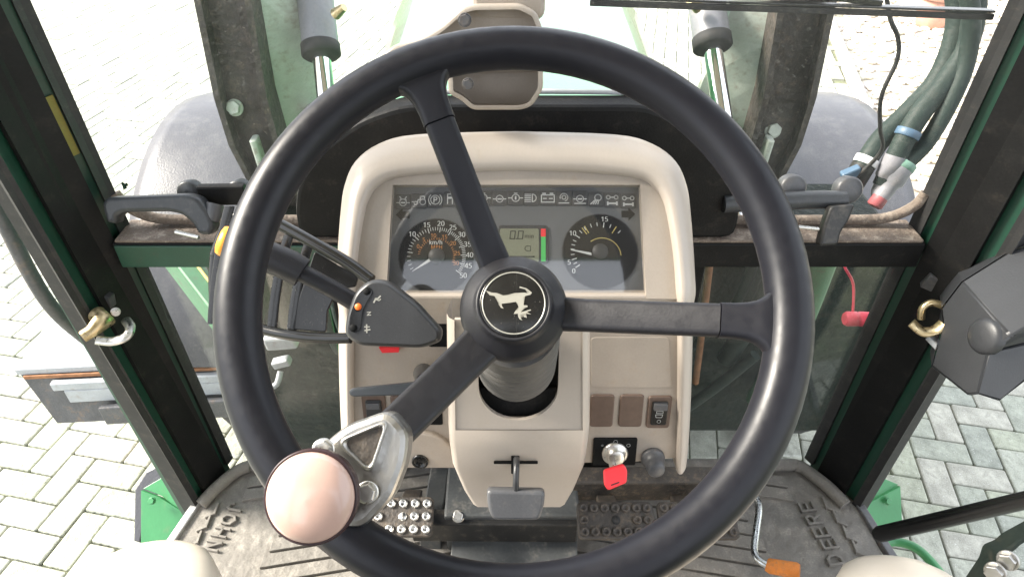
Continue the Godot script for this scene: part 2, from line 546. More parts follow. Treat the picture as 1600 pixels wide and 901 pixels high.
func make_cab():
	var cab := thing("tractor_cab", "black and dark green tractor cab frame with glazed front", "cab")
	var st: SurfaceTool
	# floor pan and sills
	st = mb()
	box(st, at(Vector3(0.02, -0.03, -0.06)), Vector3(1.14, 0.03, 1.5), 0.004)
	obj("floor_pan", st, "floor_steel", cab)
	for side in [-1, 1]:
		var p = pillar_piece(side, -0.06, 1.7, 0.03, 1.0, 0.004, 0.06, "pillar", "green_paint", cab)
		pillar_piece(side, -0.02, 1.7, 0.24, 0.82, -0.006, 0.004, "trim_cover", "trim_black", p)
		# rubber seals along the windscreen edge and the door edge
		pillar_piece(side, 0.0, 1.7, -0.1, 0.09, -0.002, 0.03, "windscreen_seal", "rubber", p)
		pillar_piece(side, -0.02, 1.7, 1.0, 1.14, -0.004, 0.03, "door_seal", "rubber", p)
		if side < 0:
			pillar_piece(side, 0.655, 0.735, 0.1, 0.235, 0.0025, 0.004, "sticker", "yellow_sticker", p)
		# rear post
		st = mb()
		bar(st, Vector3(side * 0.70, -0.05, 0.66), Vector3(side * 0.72, 1.72, 0.54), 0.09, 0.09, Vector3.FORWARD)
		obj("rear_pillar", st, "trim_black", cab)
	# the roof with its lining
	st = mb()
	prism(st, Transform3D(Basis(Vector3.RIGHT, -PI / 2), Vector3(0, 0, 0)), rrect(1.62, 1.6, 0.16, 6, 0.0, 0.2), 1.7, 1.92, 0.05)
	var rf := obj("roof", st, "bright_green", cab)
	st = mb()
	prism(st, Transform3D(Basis(Vector3.RIGHT, -PI / 2), Vector3(0, 0, 0)), rrect(1.4, 1.42, 0.12, 6, 0.0, 0.17), 1.66, 1.699, 0.01)
	obj("roof_lining", st, "roof_lining", rf)
	# rear wall below the back window
	st = mb()
	box(st, at(Vector3(0, 0.32, 0.72)), Vector3(1.3, 0.75, 0.04), 0.004)
	obj("rear_panel", st, "trim_black", cab)
	# cross bar under the windscreen, its dirty ledge and the seal of the glass
	st = mb()
	box(st, at(Vector3(0.01, 0.507, -0.822)), Vector3(1.15, 0.042, 0.052), 0.003)
	var cb := obj("crossbar", st, "trim_black", cab)
	st = mb()
	box(st, at(Vector3(-0.385, 0.508, -0.7935)), Vector3(0.35, 0.036, 0.004), 0.001)
	obj("green_plate", st, "green_paint", cb)
	st = mb()
	box(st, at(Vector3(0.01, 0.5305, -0.825)), Vector3(1.14, 0.005, 0.056), 0.002)
	obj("dirty_ledge", st, "dirty_seal", cb)
	# wrinkled seal: a bead along the foot of the glass, up the corners
	for side in [-1, 1]:
		st = mb()
		var x0 = 0.30 * side
		var x1 = -0.562 if side < 0 else 0.586
		var pts := [Vector3(x0, 0.541, -0.838), Vector3(x1 - side * 0.1, 0.541, -0.838), Vector3(x1 - side * 0.045, 0.545, -0.838), Vector3(x1 - side * 0.014, 0.563, -0.838), Vector3(x1 - side * 0.004, 0.585, -0.838)]
		tube(st, smooth_path(pts, 6), 0.0075, 8)
		obj("glass_seal", st, "dirty_seal", cab)
	# black arched cover between the dashboard and the windscreen, and the bulkhead under it
	st = mb()
	var arch := [Vector2(-0.2985, 0.534), Vector2(-0.2985, 0.575), Vector2(-0.284, 0.625), Vector2(-0.245, 0.672), Vector2(-0.19, 0.71), Vector2(-0.135, 0.729), Vector2(0.165, 0.729), Vector2(0.21, 0.71), Vector2(0.262, 0.665), Vector2(0.298, 0.615), Vector2(0.3137, 0.575), Vector2(0.3137, 0.534)]
	prism(st, at(Vector3.ZERO), rounded(arch, 0.02, 3), -0.835, -0.8, 0.006)
	var ac := obj("arched_cover", st, "trim_black", cab)
	st = mb()
	var edge := []
	for p in arch: edge.append(Vector3(p.x, p.y + 0.002, -0.837))
	tube(st, smooth_path(edge, 5), 0.0035, 8)
	obj("edge_seal", st, "steel_grey", ac)
	st = mb()
	box(st, at(Vector3(0.005, 0.24, -0.825)), Vector3(0.56, 0.49, 0.03), 0.003)
	obj("bulkhead", st, "trim_black", cab)
	# unseen driver's seat, its tall back added to darken the lens reflection
	var seat := thing("added_driver_seat", "dark cloth driver's seat, unseen, its tall backrest added to darken the lens reflection", "seat")
	st = mb()
	prism(st, at(Vector3(0, 0.95, 0.30), Basis(Vector3.RIGHT, 0.16)), rounded([Vector2(-0.25, -0.5), Vector2(0.25, -0.5), Vector2(0.24, 0.2), Vector2(0.14, 0.42), Vector2(-0.14, 0.42), Vector2(-0.24, 0.2)], 0.08, 5), -0.05, 0.06, 0.03, true, 1)
	obj("backrest", st, "seat_cloth", seat)
	st = mb()
	prism(st, Transform3D(Basis(Vector3.RIGHT, -PI / 2), Vector3(0, 0.42, 0.28)), rrect(0.5, 0.42, 0.07, 5, 0.0, 0.06), -0.07, 0.06, 0.03, true, 1)
	obj("cushion", st, "seat_cloth", seat)
	st = mb()
	box(st, at(Vector3(0, 0.17, 0.3)), Vector3(0.36, 0.36, 0.34), 0.02)
	obj("suspension", st, "black_plastic", seat)
	# panes
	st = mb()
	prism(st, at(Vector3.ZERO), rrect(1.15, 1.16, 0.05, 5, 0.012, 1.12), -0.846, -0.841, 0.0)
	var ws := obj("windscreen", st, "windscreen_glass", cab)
	for side in [-1, 1]:
		st = mb()
		var xa = 0.29 * side
		var xb = -0.553 if side < 0 else 0.578
		prism(st, at(Vector3.ZERO), rrect(abs(xb - xa), 0.47, 0.02, 4, (xa + xb) / 2, 0.247), -0.836, -0.832, 0.0)
		obj("lower_window", st, "window_glass", cab)
	# small maker's sticker in the lower corner of the windscreen
	st = mb()
	var dp := []
	for p in deer(): dp.append(p * 0.012 * Vector2(0.8, 0.8))
	prism(st, at(Vector3(-0.5399, 0.5966, -0.8385), Basis(Vector3.BACK, deg_to_rad(80))), dp, 0, 0.0006)
	obj("sticker", st, "green_paint", ws)

func deer() -> Array:
	# leaping deer, in units of the emblem's radius, as it stands on the turned wheel
	var px := [300,362, 345,378, 385,382, 440,402, 475,395, 520,382, 590,378, 618,382, 632,373, 600,352, 556,340, 560,330, 610,345, 652,378, 640,395, 600,405, 588,415, 588,476, 615,478, 620,488, 582,505, 572,518, 568,530, 602,522, 640,508, 645,515, 612,530, 645,546, 606,541, 597,547, 613,573, 590,567, 573,548, 561,548, 566,578, 579,591, 559,586, 547,565, 544,541, 512,544, 525,520, 545,512, 550,490, 545,465, 530,450, 480,458, 420,465, 425,485, 437,503, 415,495, 398,470, 401,455, 385,425, 365,405, 330,398]
	var out := []
	for i in range(0, px.size(), 2):
		out.append(Vector2(px[i] - 513, 458 - px[i + 1]) / 243.0)
	return out

# ---------------------------------------------------------------- the dashboard
const DASH := Vector3(0.0042, 0.5903, -0.596)

func upper() -> Transform3D: return Transform3D(tilt(44), DASH)
func lower() -> Transform3D: return Transform3D(tilt(13), DASH)

# a point of the dashboard face: x across, s up the face (0 at the fold), h proud of it
func dash(x: float, s: float, h: float) -> Vector3:
	var k = smoothstep(-0.03, 0.03, s)
	var a = upper() * Vector3(x, s, h)
	var b = lower() * Vector3(x, s, h)
	return b.lerp(a, k) if abs(s) < 0.03 else (a if s > 0 else b)

func make_dashboard():
	var d := thing("dashboard", "beige plastic dashboard console with hooded instrument cluster", "dashboard")
	var st: SurfaceTool
	# outer shell: a rounded rim swept up one side, over the brow and down the other
	var inner := [Vector2(-0.2062, -0.2461), Vector2(-0.2032, -0.2078), Vector2(-0.1965, -0.1316), Vector2(-0.1895, -0.061), Vector2(-0.1846, -0.0194), Vector2(-0.1822, 0.0079), Vector2(-0.1803, 0.0478), Vector2(-0.1748, 0.0918), Vector2(-0.1688, 0.1155), Vector2(-0.1575, 0.1311), Vector2(-0.1357, 0.1408), Vector2(-0.0773, 0.1468), Vector2(0.0002, 0.1491)]
	var outer := [Vector2(-0.2217, -0.2461), Vector2(-0.2208, -0.2078), Vector2(-0.2157, -0.1316), Vector2(-0.2095, -0.061), Vector2(-0.2049, -0.0194), Vector2(-0.2067, 0.0093), Vector2(-0.2063, 0.0499), Vector2(-0.204, 0.1023), Vector2(-0.2004, 0.134), Vector2(-0.1885, 0.163), Vector2(-0.1613, 0.1845), Vector2(-0.1166, 0.196), Vector2(0.0003, 0.1999)]
	# section from the inner edge (0) to the outer edge (1) and its height; then the skirt going back
	var prof := [Vector2(0.0, -0.03), Vector2(0.0, -0.004), Vector2(0.05, 0.0015), Vector2(0.16, 0.004), Vector2(0.35, 0.003), Vector2(0.6, -0.002), Vector2(0.82, -0.008), Vector2(0.94, -0.013), Vector2(1.0, -0.02), Vector2(1.03, -0.045), Vector2(1.06, -0.11)]
	var rings := []
	for half in 2:
		var n := inner.size()
		for i in (n - 1) * 4 + 1:
			if half == 1 and i == 0: continue
			var j = i if half == 0 else (n - 1) * 4 - i
			var k = mini(j / 4, n - 2)
			var t = j / 4.0 - k
			var pi_ = inner[k].cubic_interpolate(inner[k + 1], inner[maxi(k - 1, 0)], inner[mini(k + 2, n - 1)], t)
			var po = outer[k].cubic_interpolate(outer[k + 1], outer[maxi(k - 1, 0)], outer[mini(k + 2, n - 1)], t)
			var R := PackedVector3Array()
			for q in prof:
				var p = pi_ + (po - pi_) * q.x
				R.append(dash(p.x if half == 0 else -p.x, p.y, q.y))
			rings.append(R)
	st = mb()
	loft(st, rings, false, 0, 1)
	obj("shell", st, "beige_gloss", d)
	# inner face above the fold, with the cluster opening, and below it
	st = mb()
	var U := upper()
	var L := lower()
	# cluster opening corners
	var c0 = Vector2(-0.1476, 0.0007)
	var c1 = Vector2(-0.1422, 0.1326)
	var c2 = Vector2(0.144, 0.1326)
	var c3 = Vector2(0.1485, 0.0007)
	var hh := -0.01
	# frame strips round the opening
	prism(st, U, [Vector2(-0.187, 0.0), c0, c1, Vector2(-0.15, 0.143), Vector2(-0.178, 0.13), Vector2(-0.186, 0.1), Vector2(-0.187, 0.05)], -0.03, hh, 0.0)
	prism(st, U, [Vector2(0.187, 0.0), c3, c2, Vector2(0.15, 0.143), Vector2(0.178, 0.13), Vector2(0.186, 0.1), Vector2(0.187, 0.05)], -0.03, hh, 0.0)
	prism(st, U, [c1, c2, Vector2(0.15, 0.143), Vector2(0.1, 0.158), Vector2(-0.1, 0.158), Vector2(-0.15, 0.143)], -0.03, hh - 0.0004, 0.0)
	obj("cluster_surround", st, "beige", d)
	st = mb()
	prism(st, L, [Vector2(-0.188, -0.0015), Vector2(0.188, -0.0015), Vector2(0.209, -0.232), Vector2(0.14, -0.24), Vector2(-0.14, -0.24), Vector2(-0.209, -0.232)], -0.03, hh, 0.003)
	var lp := obj("switch_panel", st, "beige", d)
	st = mb()
	prism(st, L, [Vector2(-0.19, -0.01), Vector2(0.19, -0.01), Vector2(0.208, -0.225), Vector2(-0.208, -0.225)], -0.12, -0.032, 0.0)
	obj("backing", st, "trim_black", d)
	# raised line round the blank cover on the right
	st = mb()
	prism(st, L, rounded([Vector2(0.0881, -0.055), Vector2(0.0916, -0.1243), Vector2(0.1889, -0.1243), Vector2(0.179, -0.055)], 0.006), hh, hh + 0.0007, 0.0005)
	obj("blank_cover", st, "beige", d)
	make_cluster(d, [c0, c1, c2, c3])
	# left switches, right switches
	for q in [[585, 645, "grey_plastic"], [629, 646, "grey_plastic"], [941, 648, "brown"], [988, 648, "brown"], [1032, 650, ""]]:
		var p: Vector2 = {585: Vector2(-0.1733, -0.1576), 629: Vector2(-0.1383, -0.1586), 941: Vector2(0.1065, -0.1576), 988: Vector2(0.1423, -0.1576), 1032: Vector2(0.1768, -0.1595)}[q[0]]
		st = mb()
		prism(st, L, rrect(0.029, 0.047, 0.004, 3, p.x, p.y), hh - 0.002, hh + 0.003, 0.0015)
		var fr := obj("switch", st, "brown", d)
		if q[2] != "brown":
			st = mb()
			prism(st, L, rrect(0.0195, 0.034, 0.002, 2, p.x, p.y), hh + 0.003, hh + 0.0055, 0.001)
			obj("rocker", st, "black_gloss" if q[2] == "" else "charcoal", fr)
			st = mb()
			prism(st, L, rrect(0.0165, 0.009, 0.001, 2, p.x, p.y + 0.011), hh + 0.0055, hh + 0.009, 0.001)
			obj("rocker_edge", st, "grey_plastic", fr)
			if q[2] == "":
				st = mb()
				stroke(st, L, [Vector2(-0.004, 0.004), Vector2(0.004, 0.004), Vector2(0.004, 0.001), Vector2(-0.004, 0.001), Vector2(-0.004, 0.004)], 0.0006, hh + 0.0058, p)
				stroke(st, L, [Vector2(-0.005, -0.001), Vector2(0.004, -0.001), Vector2(0.003, -0.005), Vector2(-0.004, -0.005), Vector2(-0.005, -0.001)], 0.0006, hh + 0.0058, p)
				circle(st, L, p + Vector2(0, -0.011), 0.0022, 0.0006, hh + 0.0058)
				obj("symbols", st, "ink_white", fr)
	# dark square opening and round socket, lower left, with a beige rounded cover
	st = mb()
	prism(st, L, rrect(0.022, 0.03, 0.002, 2, Vector3(-0.1012, -0.1642, 0).x, Vector3(-0.1012, -0.1642, 0).y), hh - 0.002, hh + 0.0006, 0.0)
	obj("open_slot", st, "dial_face", d)
	st = mb()
	var so := Vector2(-0.1205, -0.2298)
	var half := []
	for k in 17: half.append(so + Vector2(cos(PI * k / 16) * 0.044, sin(PI * k / 16) * 0.04 + 0.004))
	half.append(so + Vector2(-0.044, -0.012)); half.append(so + Vector2(0.044, -0.012))
	prism(st, L, half, hh - 0.002, hh + 0.008, 0.003)
	var sc := obj("socket_cover", st, "beige", d)
	st = mb()
	lathe(st, L * at(Vector3(so.x, so.y, hh + 0.007)), [Vector2(0.0105, 0), Vector2(0.0105, 0.003), Vector2(0.008, 0.004), Vector2(0.007, 0.002), Vector2(0.001, 0.002)], 24)
	obj("socket", st, "black_gloss", sc)
	# ignition plate and barrel, pull knob
	var ip := Vector2(0.126, -0.2198)
	st = mb()
	prism(st, L, rrect(0.055, 0.042, 0.002, 2, ip.x, ip.y), hh - 0.002, hh + 0.003, 0.001)
	var plate := obj("ignition_plate", st, "dial_face", d)
	st = mb()
	circle(st, L, ip + Vector2(0.0, 0.0165), 0.0025, 0.0006, hh + 0.0033)
	circle(st, L, ip + Vector2(0.0165, 0.011), 0.0022, 0.0006, hh + 0.0033)
	circle(st, L, ip + Vector2(-0.0165, 0.011), 0.001, 0.0008, hh + 0.0033)
	obj("symbols", st, "ink_white", plate)
	st = mb()
	lathe(st, L * at(Vector3(ip.x, ip.y - 0.001, hh + 0.003)), [Vector2(0.0165, 0), Vector2(0.0165, 0.003), Vector2(0.0145, 0.0045), Vector2(0.0112, 0.005), Vector2(0.0112, 0.011), Vector2(0.0098, 0.0125), Vector2(0.003, 0.0125)], 28)
	obj("lock_barrel", st, "zinc", plate)
	var kp := Vector2(0.1752, -0.2298)
	st = mb()
	lathe(st, L * at(Vector3(kp.x, kp.y, hh - 0.002)), [Vector2(0.015, 0), Vector2(0.0155, 0.006), Vector2(0.0145, 0.0085), Vector2(0.012, 0.009), Vector2(0.0115, 0.02), Vector2(0.0105, 0.028), Vector2(0.0085, 0.0295), Vector2(0.001, 0.03)], 28)
	obj("pull_knob", st, "grey_plastic", d)
	# red tag under the shuttle lever, dark slot the lever comes out of
	st = mb()
	prism(st, L, [Vector2(-0.1595, -0.0661), Vector2(-0.1365, -0.0661), Vector2(-0.1369, -0.0721), Vector2(-0.1564, -0.073)], hh - 0.001, hh + 0.006, 0.0)
	obj("red_tab", st, "red", d)
	st = mb()
	prism(st, L, rrect(0.034, 0.03, 0.005, 3, Vector3(-0.0868, -0.0525, 0).x, Vector3(-0.0868, -0.0525, 0).y), hh - 0.001, hh + 0.0012, 0.0)
	obj("lever_slot", st, "dial_face", d)

func stroke(st, T: Transform3D, pts: Array, w: float, h: float, off := Vector2.ZERO):
	st.set_smooth_group(-1)
	for i in pts.size() - 1:
		var a = pts[i] + off
		var b = pts[i + 1] + off
		var t = (b - a).normalized() * w / 2
		var n = Vector2(-t.y, t.x)
		var q := []
		for v in [a - t + n, b + t + n, b + t - n, a - t - n]: q.append(T * Vector3(v.x, v.y, h))
		quad(st, q[0], q[1], q[2], q[3])

func circle(st, T: Transform3D, c: Vector2, r: float, w: float, h: float, a0 := 0.0, a1 := TAU):
	var pts := []
	var n = max(8, int((a1 - a0) * 5))
	for k in n + 1:
		var a = a0 + (a1 - a0) * k / n
		pts.append(c + Vector2(cos(a), sin(a)) * r)
	stroke(st, T, pts, w, h)

func fill(st, T: Transform3D, poly: Array, h: float):
	st.set_smooth_group(-1)
	var idx := Geometry2D.triangulate_polygon(PackedVector2Array(poly))
	for k in range(0, idx.size(), 3):
		var a = poly[idx[k]]
		var b = poly[idx[k + 1]]
		var c = poly[idx[k + 2]]
		tri(st, T * Vector3(a.x, a.y, h), T * Vector3(b.x, b.y, h), T * Vector3(c.x, c.y, h))

var sans: SystemFont
func write(st, T: Transform3D, text: String, c: Vector2, height: float, h: float, bold := false, turn := 0.0):
	if sans == null:
		sans = SystemFont.new()
		sans.font_names = PackedStringArray(["Droid Sans"])
	var t := TextMesh.new()
	t.font = sans
	t.text = text
	t.font_size = 64
	t.pixel_size = height / 46.0
	t.depth = 0.0002
	t.curve_step = 2.0
	t.horizontal_alignment = HORIZONTAL_ALIGNMENT_CENTER
	t.vertical_alignment = VERTICAL_ALIGNMENT_CENTER
	var arr := t.surface_get_arrays(0)
	var v: PackedVector3Array = arr[Mesh.ARRAY_VERTEX]
	var ix: PackedInt32Array = arr[Mesh.ARRAY_INDEX]
	st.set_smooth_group(-1)
	for o in ([Vector2.ZERO, Vector2(height * 0.045, 0)] if bold else [Vector2.ZERO]):
		var X = T * Transform3D(Basis(Vector3.BACK, turn), Vector3(c.x + o.x, c.y + o.y, h + o.x * 0.3))
		for k in range(0, ix.size(), 3):
			tri(st, X * v[ix[k]], X * v[ix[k + 1]], X * v[ix[k + 2]])

func make_cluster(d, c: Array):
	var U := upper()
	var hb := -0.022
	var st := mb()
	prism(st, U, c, -0.04, hb, 0.0)
	var cl := obj("instrument_cluster", st, "dash_grey", d)
	# two dials, sunk
	var sp := Vector2(-0.0918, 0.0511)
	var tc := Vector2(0.0983, 0.0564)
	var R := 0.0435
	for q in [sp, tc]:
		st = mb()
		var disc := ngon(48, R)
		for i in disc.size():
			disc[i] = disc[i] * Vector2(1.0, 1.0) + q
		fill(st, U, disc, hb + 0.0006)
		obj("dial", st, "dial_face", cl)
		st = mb()
		circle(st, U, q, R + 0.0005, 0.0012, hb + 0.0009)
		obj("dial_rim", st, "dash_dark", cl)
	# speedometer: marks, figures, needle
	st = mb()
	var num := [[5, 172.0], [10, 138.0], [15, 108.0], [20, 83.0], [25, 61.0], [30, 41.0], [35, 21.0], [40, 2.0], [45, -17.0], [50, -36.0]]
	for i in num.size():
		var a = deg_to_rad(num[i][1])
		if num[i][0] >= 10:
			write(st, U, str(num[i][0]), sp + Vector2(cos(a), sin(a)) * 0.0385, 0.0058, hb + 0.001, true)
		var prev = deg_to_rad(num[i - 1][1]) if i > 0 else deg_to_rad(216)
		for k in 5:
			var b = lerp(a, prev, k / 5.0)
			var e = Vector2(cos(b), sin(b))
			stroke(st, U, [sp + e * (0.0285 if k == 0 else 0.0305), sp + e * 0.0338], 0.0009 if k == 0 else 0.0007, hb + 0.001)
	write(st, U, "km/h", sp + Vector2(-0.001, 0.016), 0.0048, hb + 0.001, true)
	obj("speed_scale", st, "ink_white", cl)
	st = mb()
	for i in 7:
		var a = deg_to_rad([152.0, 128.0, 99.0, 68.0, 38.0, 8.0, -20.0][i])
		var e = Vector2(cos(a), sin(a))
		write(st, U, str(i * 5), sp + e * 0.0243, 0.0036, hb + 0.001)
		for k in 4:
			var b = a + deg_to_rad(k * 7.0)
			var f = Vector2(cos(b), sin(b))
			stroke(st, U, [sp + f * 0.0195, sp + f * 0.0215], 0.0006, hb + 0.001)
	write(st, U, "MPH", sp + Vector2(0, 0.0105), 0.0026, hb + 0.001)
	obj("mile_scale", st, "ink_orange", cl)
	st = mb()
	var tip = Vector2(-0.1195, 0.0329)
	var tail = sp + (sp - tip) * -0.25
	prism(st, U, [tip + Vector2(0.0003, 0.0004), tip - Vector2(0.0003, 0.0004), tail + Vector2(0.0008, -0.0016), tail + Vector2(-0.0008, 0.0016)], hb + 0.003, hb + 0.0036)
	obj("needle", st, "ink_white", cl)
	st = mb()
	lathe(st, U * at(Vector3(sp.x, sp.y, hb)), [Vector2(0.0095, 0.0012), Vector2(0.009, 0.004), Vector2(0.002, 0.0045)], 24)
	obj("needle_boss", st, "dash_dark", cl)
	st = mb()
	lathe(st, U * at(Vector3(tc.x, tc.y, hb)), [Vector2(0.0095, 0.0012), Vector2(0.009, 0.004), Vector2(0.002, 0.0045)], 24)
	obj("needle_boss", st, "dash_dark", cl)
	# rev counter
	st = mb()
	num = [["0", 216.0], ["5", 199.0], ["10", 146.0], ["15", 82.0]]
	for q in num:
		var a = deg_to_rad(q[1])
		write(st, U, q[0], tc + Vector2(cos(a), sin(a)) * 0.0385, 0.0056, hb + 0.001, true)
	for k in 15:
		var a = deg_to_rad([213.0, 205.0, 196.0, 186.0, 175.0, 166.0, 157.0, 146.0, 134.0, 123.0, 109.0, 96.0, 82.0, 68.0, 46.0][k])
		var e = Vector2(cos(a), sin(a))
		var major = k in [0, 2, 7, 12]
		stroke(st, U, [tc + e * (0.029 if major else 0.0305), tc + e * 0.034], 0.0011 if major else 0.0009, hb + 0.001)
	obj("rev_scale", st, "ink_white", cl)
	st = mb()
	circle(st, U, tc + Vector2(0.002, -0.006), 0.022, 0.0009, hb + 0.0011, deg_to_rad(5), deg_to_rad(125))
	for a in [127.0, 121.0, 57.0]:
		var e = Vector2(cos(deg_to_rad(a)), sin(deg_to_rad(a)))
		stroke(st, U, [tc + e * 0.026, tc + e * 0.0345], 0.001, hb + 0.0011)
	obj("power_band", st, "ink_yellow", cl)
	st = mb()
	tip = Vector2(0.064, 0.0583)
	tail = Vector2(0.0877, 0.0531)
	prism(st, U, [tip + Vector2(0.0, 0.0006), tip - Vector2(0.0, 0.0006), tail + Vector2(0.0002, -0.0016), tail + Vector2(-0.0002, 0.0016)], hb + 0.003, hb + 0.0036)
	obj("needle", st, "ink_white", cl)
	# the display between the dials
	st = mb()
	var l0 = Vector2(-0.0206, 0.0873)
	var l1 = Vector2(0.0388, 0.0422)
	var lc = (l0 + l1) / 2
	prism(st, U, rrect(l1.x - l0.x, l0.y - l1.y, 0.005, 4, lc.x, lc.y), hb, hb + 0.002, 0.001)
	var disp := obj("display", st, "dash_dark", cl)
	var k0 = Vector2(-0.0183, 0.0832)
	var k1 = Vector2(0.0269, 0.0441)
	st = mb()
	fill(st, U, rrect(k1.x - k0.x, k0.y - k1.y, 0.002, 3, (k0.x + k1.x) / 2, (k0.y + k1.y) / 2), hb + 0.0023)
	obj("screen", st, "lcd", disp)
	st = mb()
	# "0.0" in seven-segment strokes with slanted digits
	var dg = Vector2(-0.0035, 0.0756)
	for q in 2:
		var o = dg + Vector2(q * 0.0092, 0)
		stroke(st, U, [Vector2(-0.0021, 0.0045), Vector2(0.0033, 0.0045), Vector2(0.0022, -0.0045), Vector2(-0.0032, -0.0045), Vector2(-0.0021, 0.0045)], 0.0011, hb + 0.0026, o)
	stroke(st, U, [Vector2(0.0041, -0.0045), Vector2(0.0049, -0.0045)], 0.0011, hb + 0.0026, dg)
	write(st, U, "min", Vector2(0.0159, 0.0741), 0.0028, hb + 0.0026)
	circle(st, U, Vector2(0.0136, 0.0598), 0.0028, 0.0008, hb + 0.0026, PI / 2, PI * 1.5)
	stroke(st, U, [Vector2(0, 0.0028), Vector2(0.003, 0.0028), Vector2(0.003, -0.0028), Vector2(0, -0.0028)], 0.0007, hb + 0.0026, Vector2(0.0143, 0.0598))
	for q in 9:
		stroke(st, U, [Vector2(0, 0), Vector2(0.0022, 0)], 0.0018, hb + 0.0026, Vector2(-0.0146, 0.0501) + Vector2(q * 0.0042, 0))
	obj("readout", st, "lcd_ink", disp)
	st = mb()
	var g0 = Vector2(0.0322, 0.0726)
	var g1 = Vector2(0.0321, 0.0471)
	stroke(st, U, [g0, g1], 0.0052, hb + 0.0027)
	obj("level_bar", st, "gauge_green", disp)
	st = mb()
	stroke(st, U, [Vector2(0.0322, 0.0801), Vector2(0.0322, 0.0764)], 0.0056, hb + 0.0028)
	obj("warning_mark", st, "red", disp)
	# row of warning symbols
	st = mb()
	var tiles := []
	var lamp := mb()
	for i in 15:
		var x = -0.1315 + i * 0.0188
		var y = 0.1195
		if i < 4: y -= (4 - i) * 0.0011
		if i > 11: y -= (i - 11) * 0.0011
		prism(st, U, rrect(0.0178, 0.0175, 0.0012, 2, x, y), hb, hb + 0.0016, 0.0008)
		symbol(lamp, U, i, Vector2(x, y), hb + 0.002)
	var strip := obj("warning_tiles", st, "tile_grey", cl)
	obj("symbols", lamp, "ink_white", strip)
	# turn arrows
	for s in [-1, 1]:
		st = mb()
		var p: Vector2 = Vector2(-0.1309, 0.0998) if s < 0 else Vector2(0.1307, 0.1006)
		fill(st, U, [p + Vector2(s * 0.009, 0), p + Vector2(s * 0.001, 0.008), p + Vector2(s * 0.001, 0.004), p + Vector2(-s * 0.007, 0.004), p + Vector2(-s * 0.007, -0.004), p + Vector2(s * 0.001, -0.004), p + Vector2(s * 0.001, -0.008)], hb + 0.0008)
		obj("turn_arrow", st, "dial_face", cl)
	# clear lens over all of it
	st = mb()
	var lens := rounded([c[0] + Vector2(0.001, 0.001), c[1] + Vector2(0.001, -0.001), c[2] + Vector2(-0.001, -0.001), c[3] + Vector2(-0.001, 0.001)], 0.006)
	prism(st, U * Transform3D(Basis(Vector3.RIGHT, deg_to_rad(5.5)), Vector3(0, 0, -0.0165)), lens, -0.0015, 0.0, 0.0)
	obj("lens", st, "cluster_lens", cl)

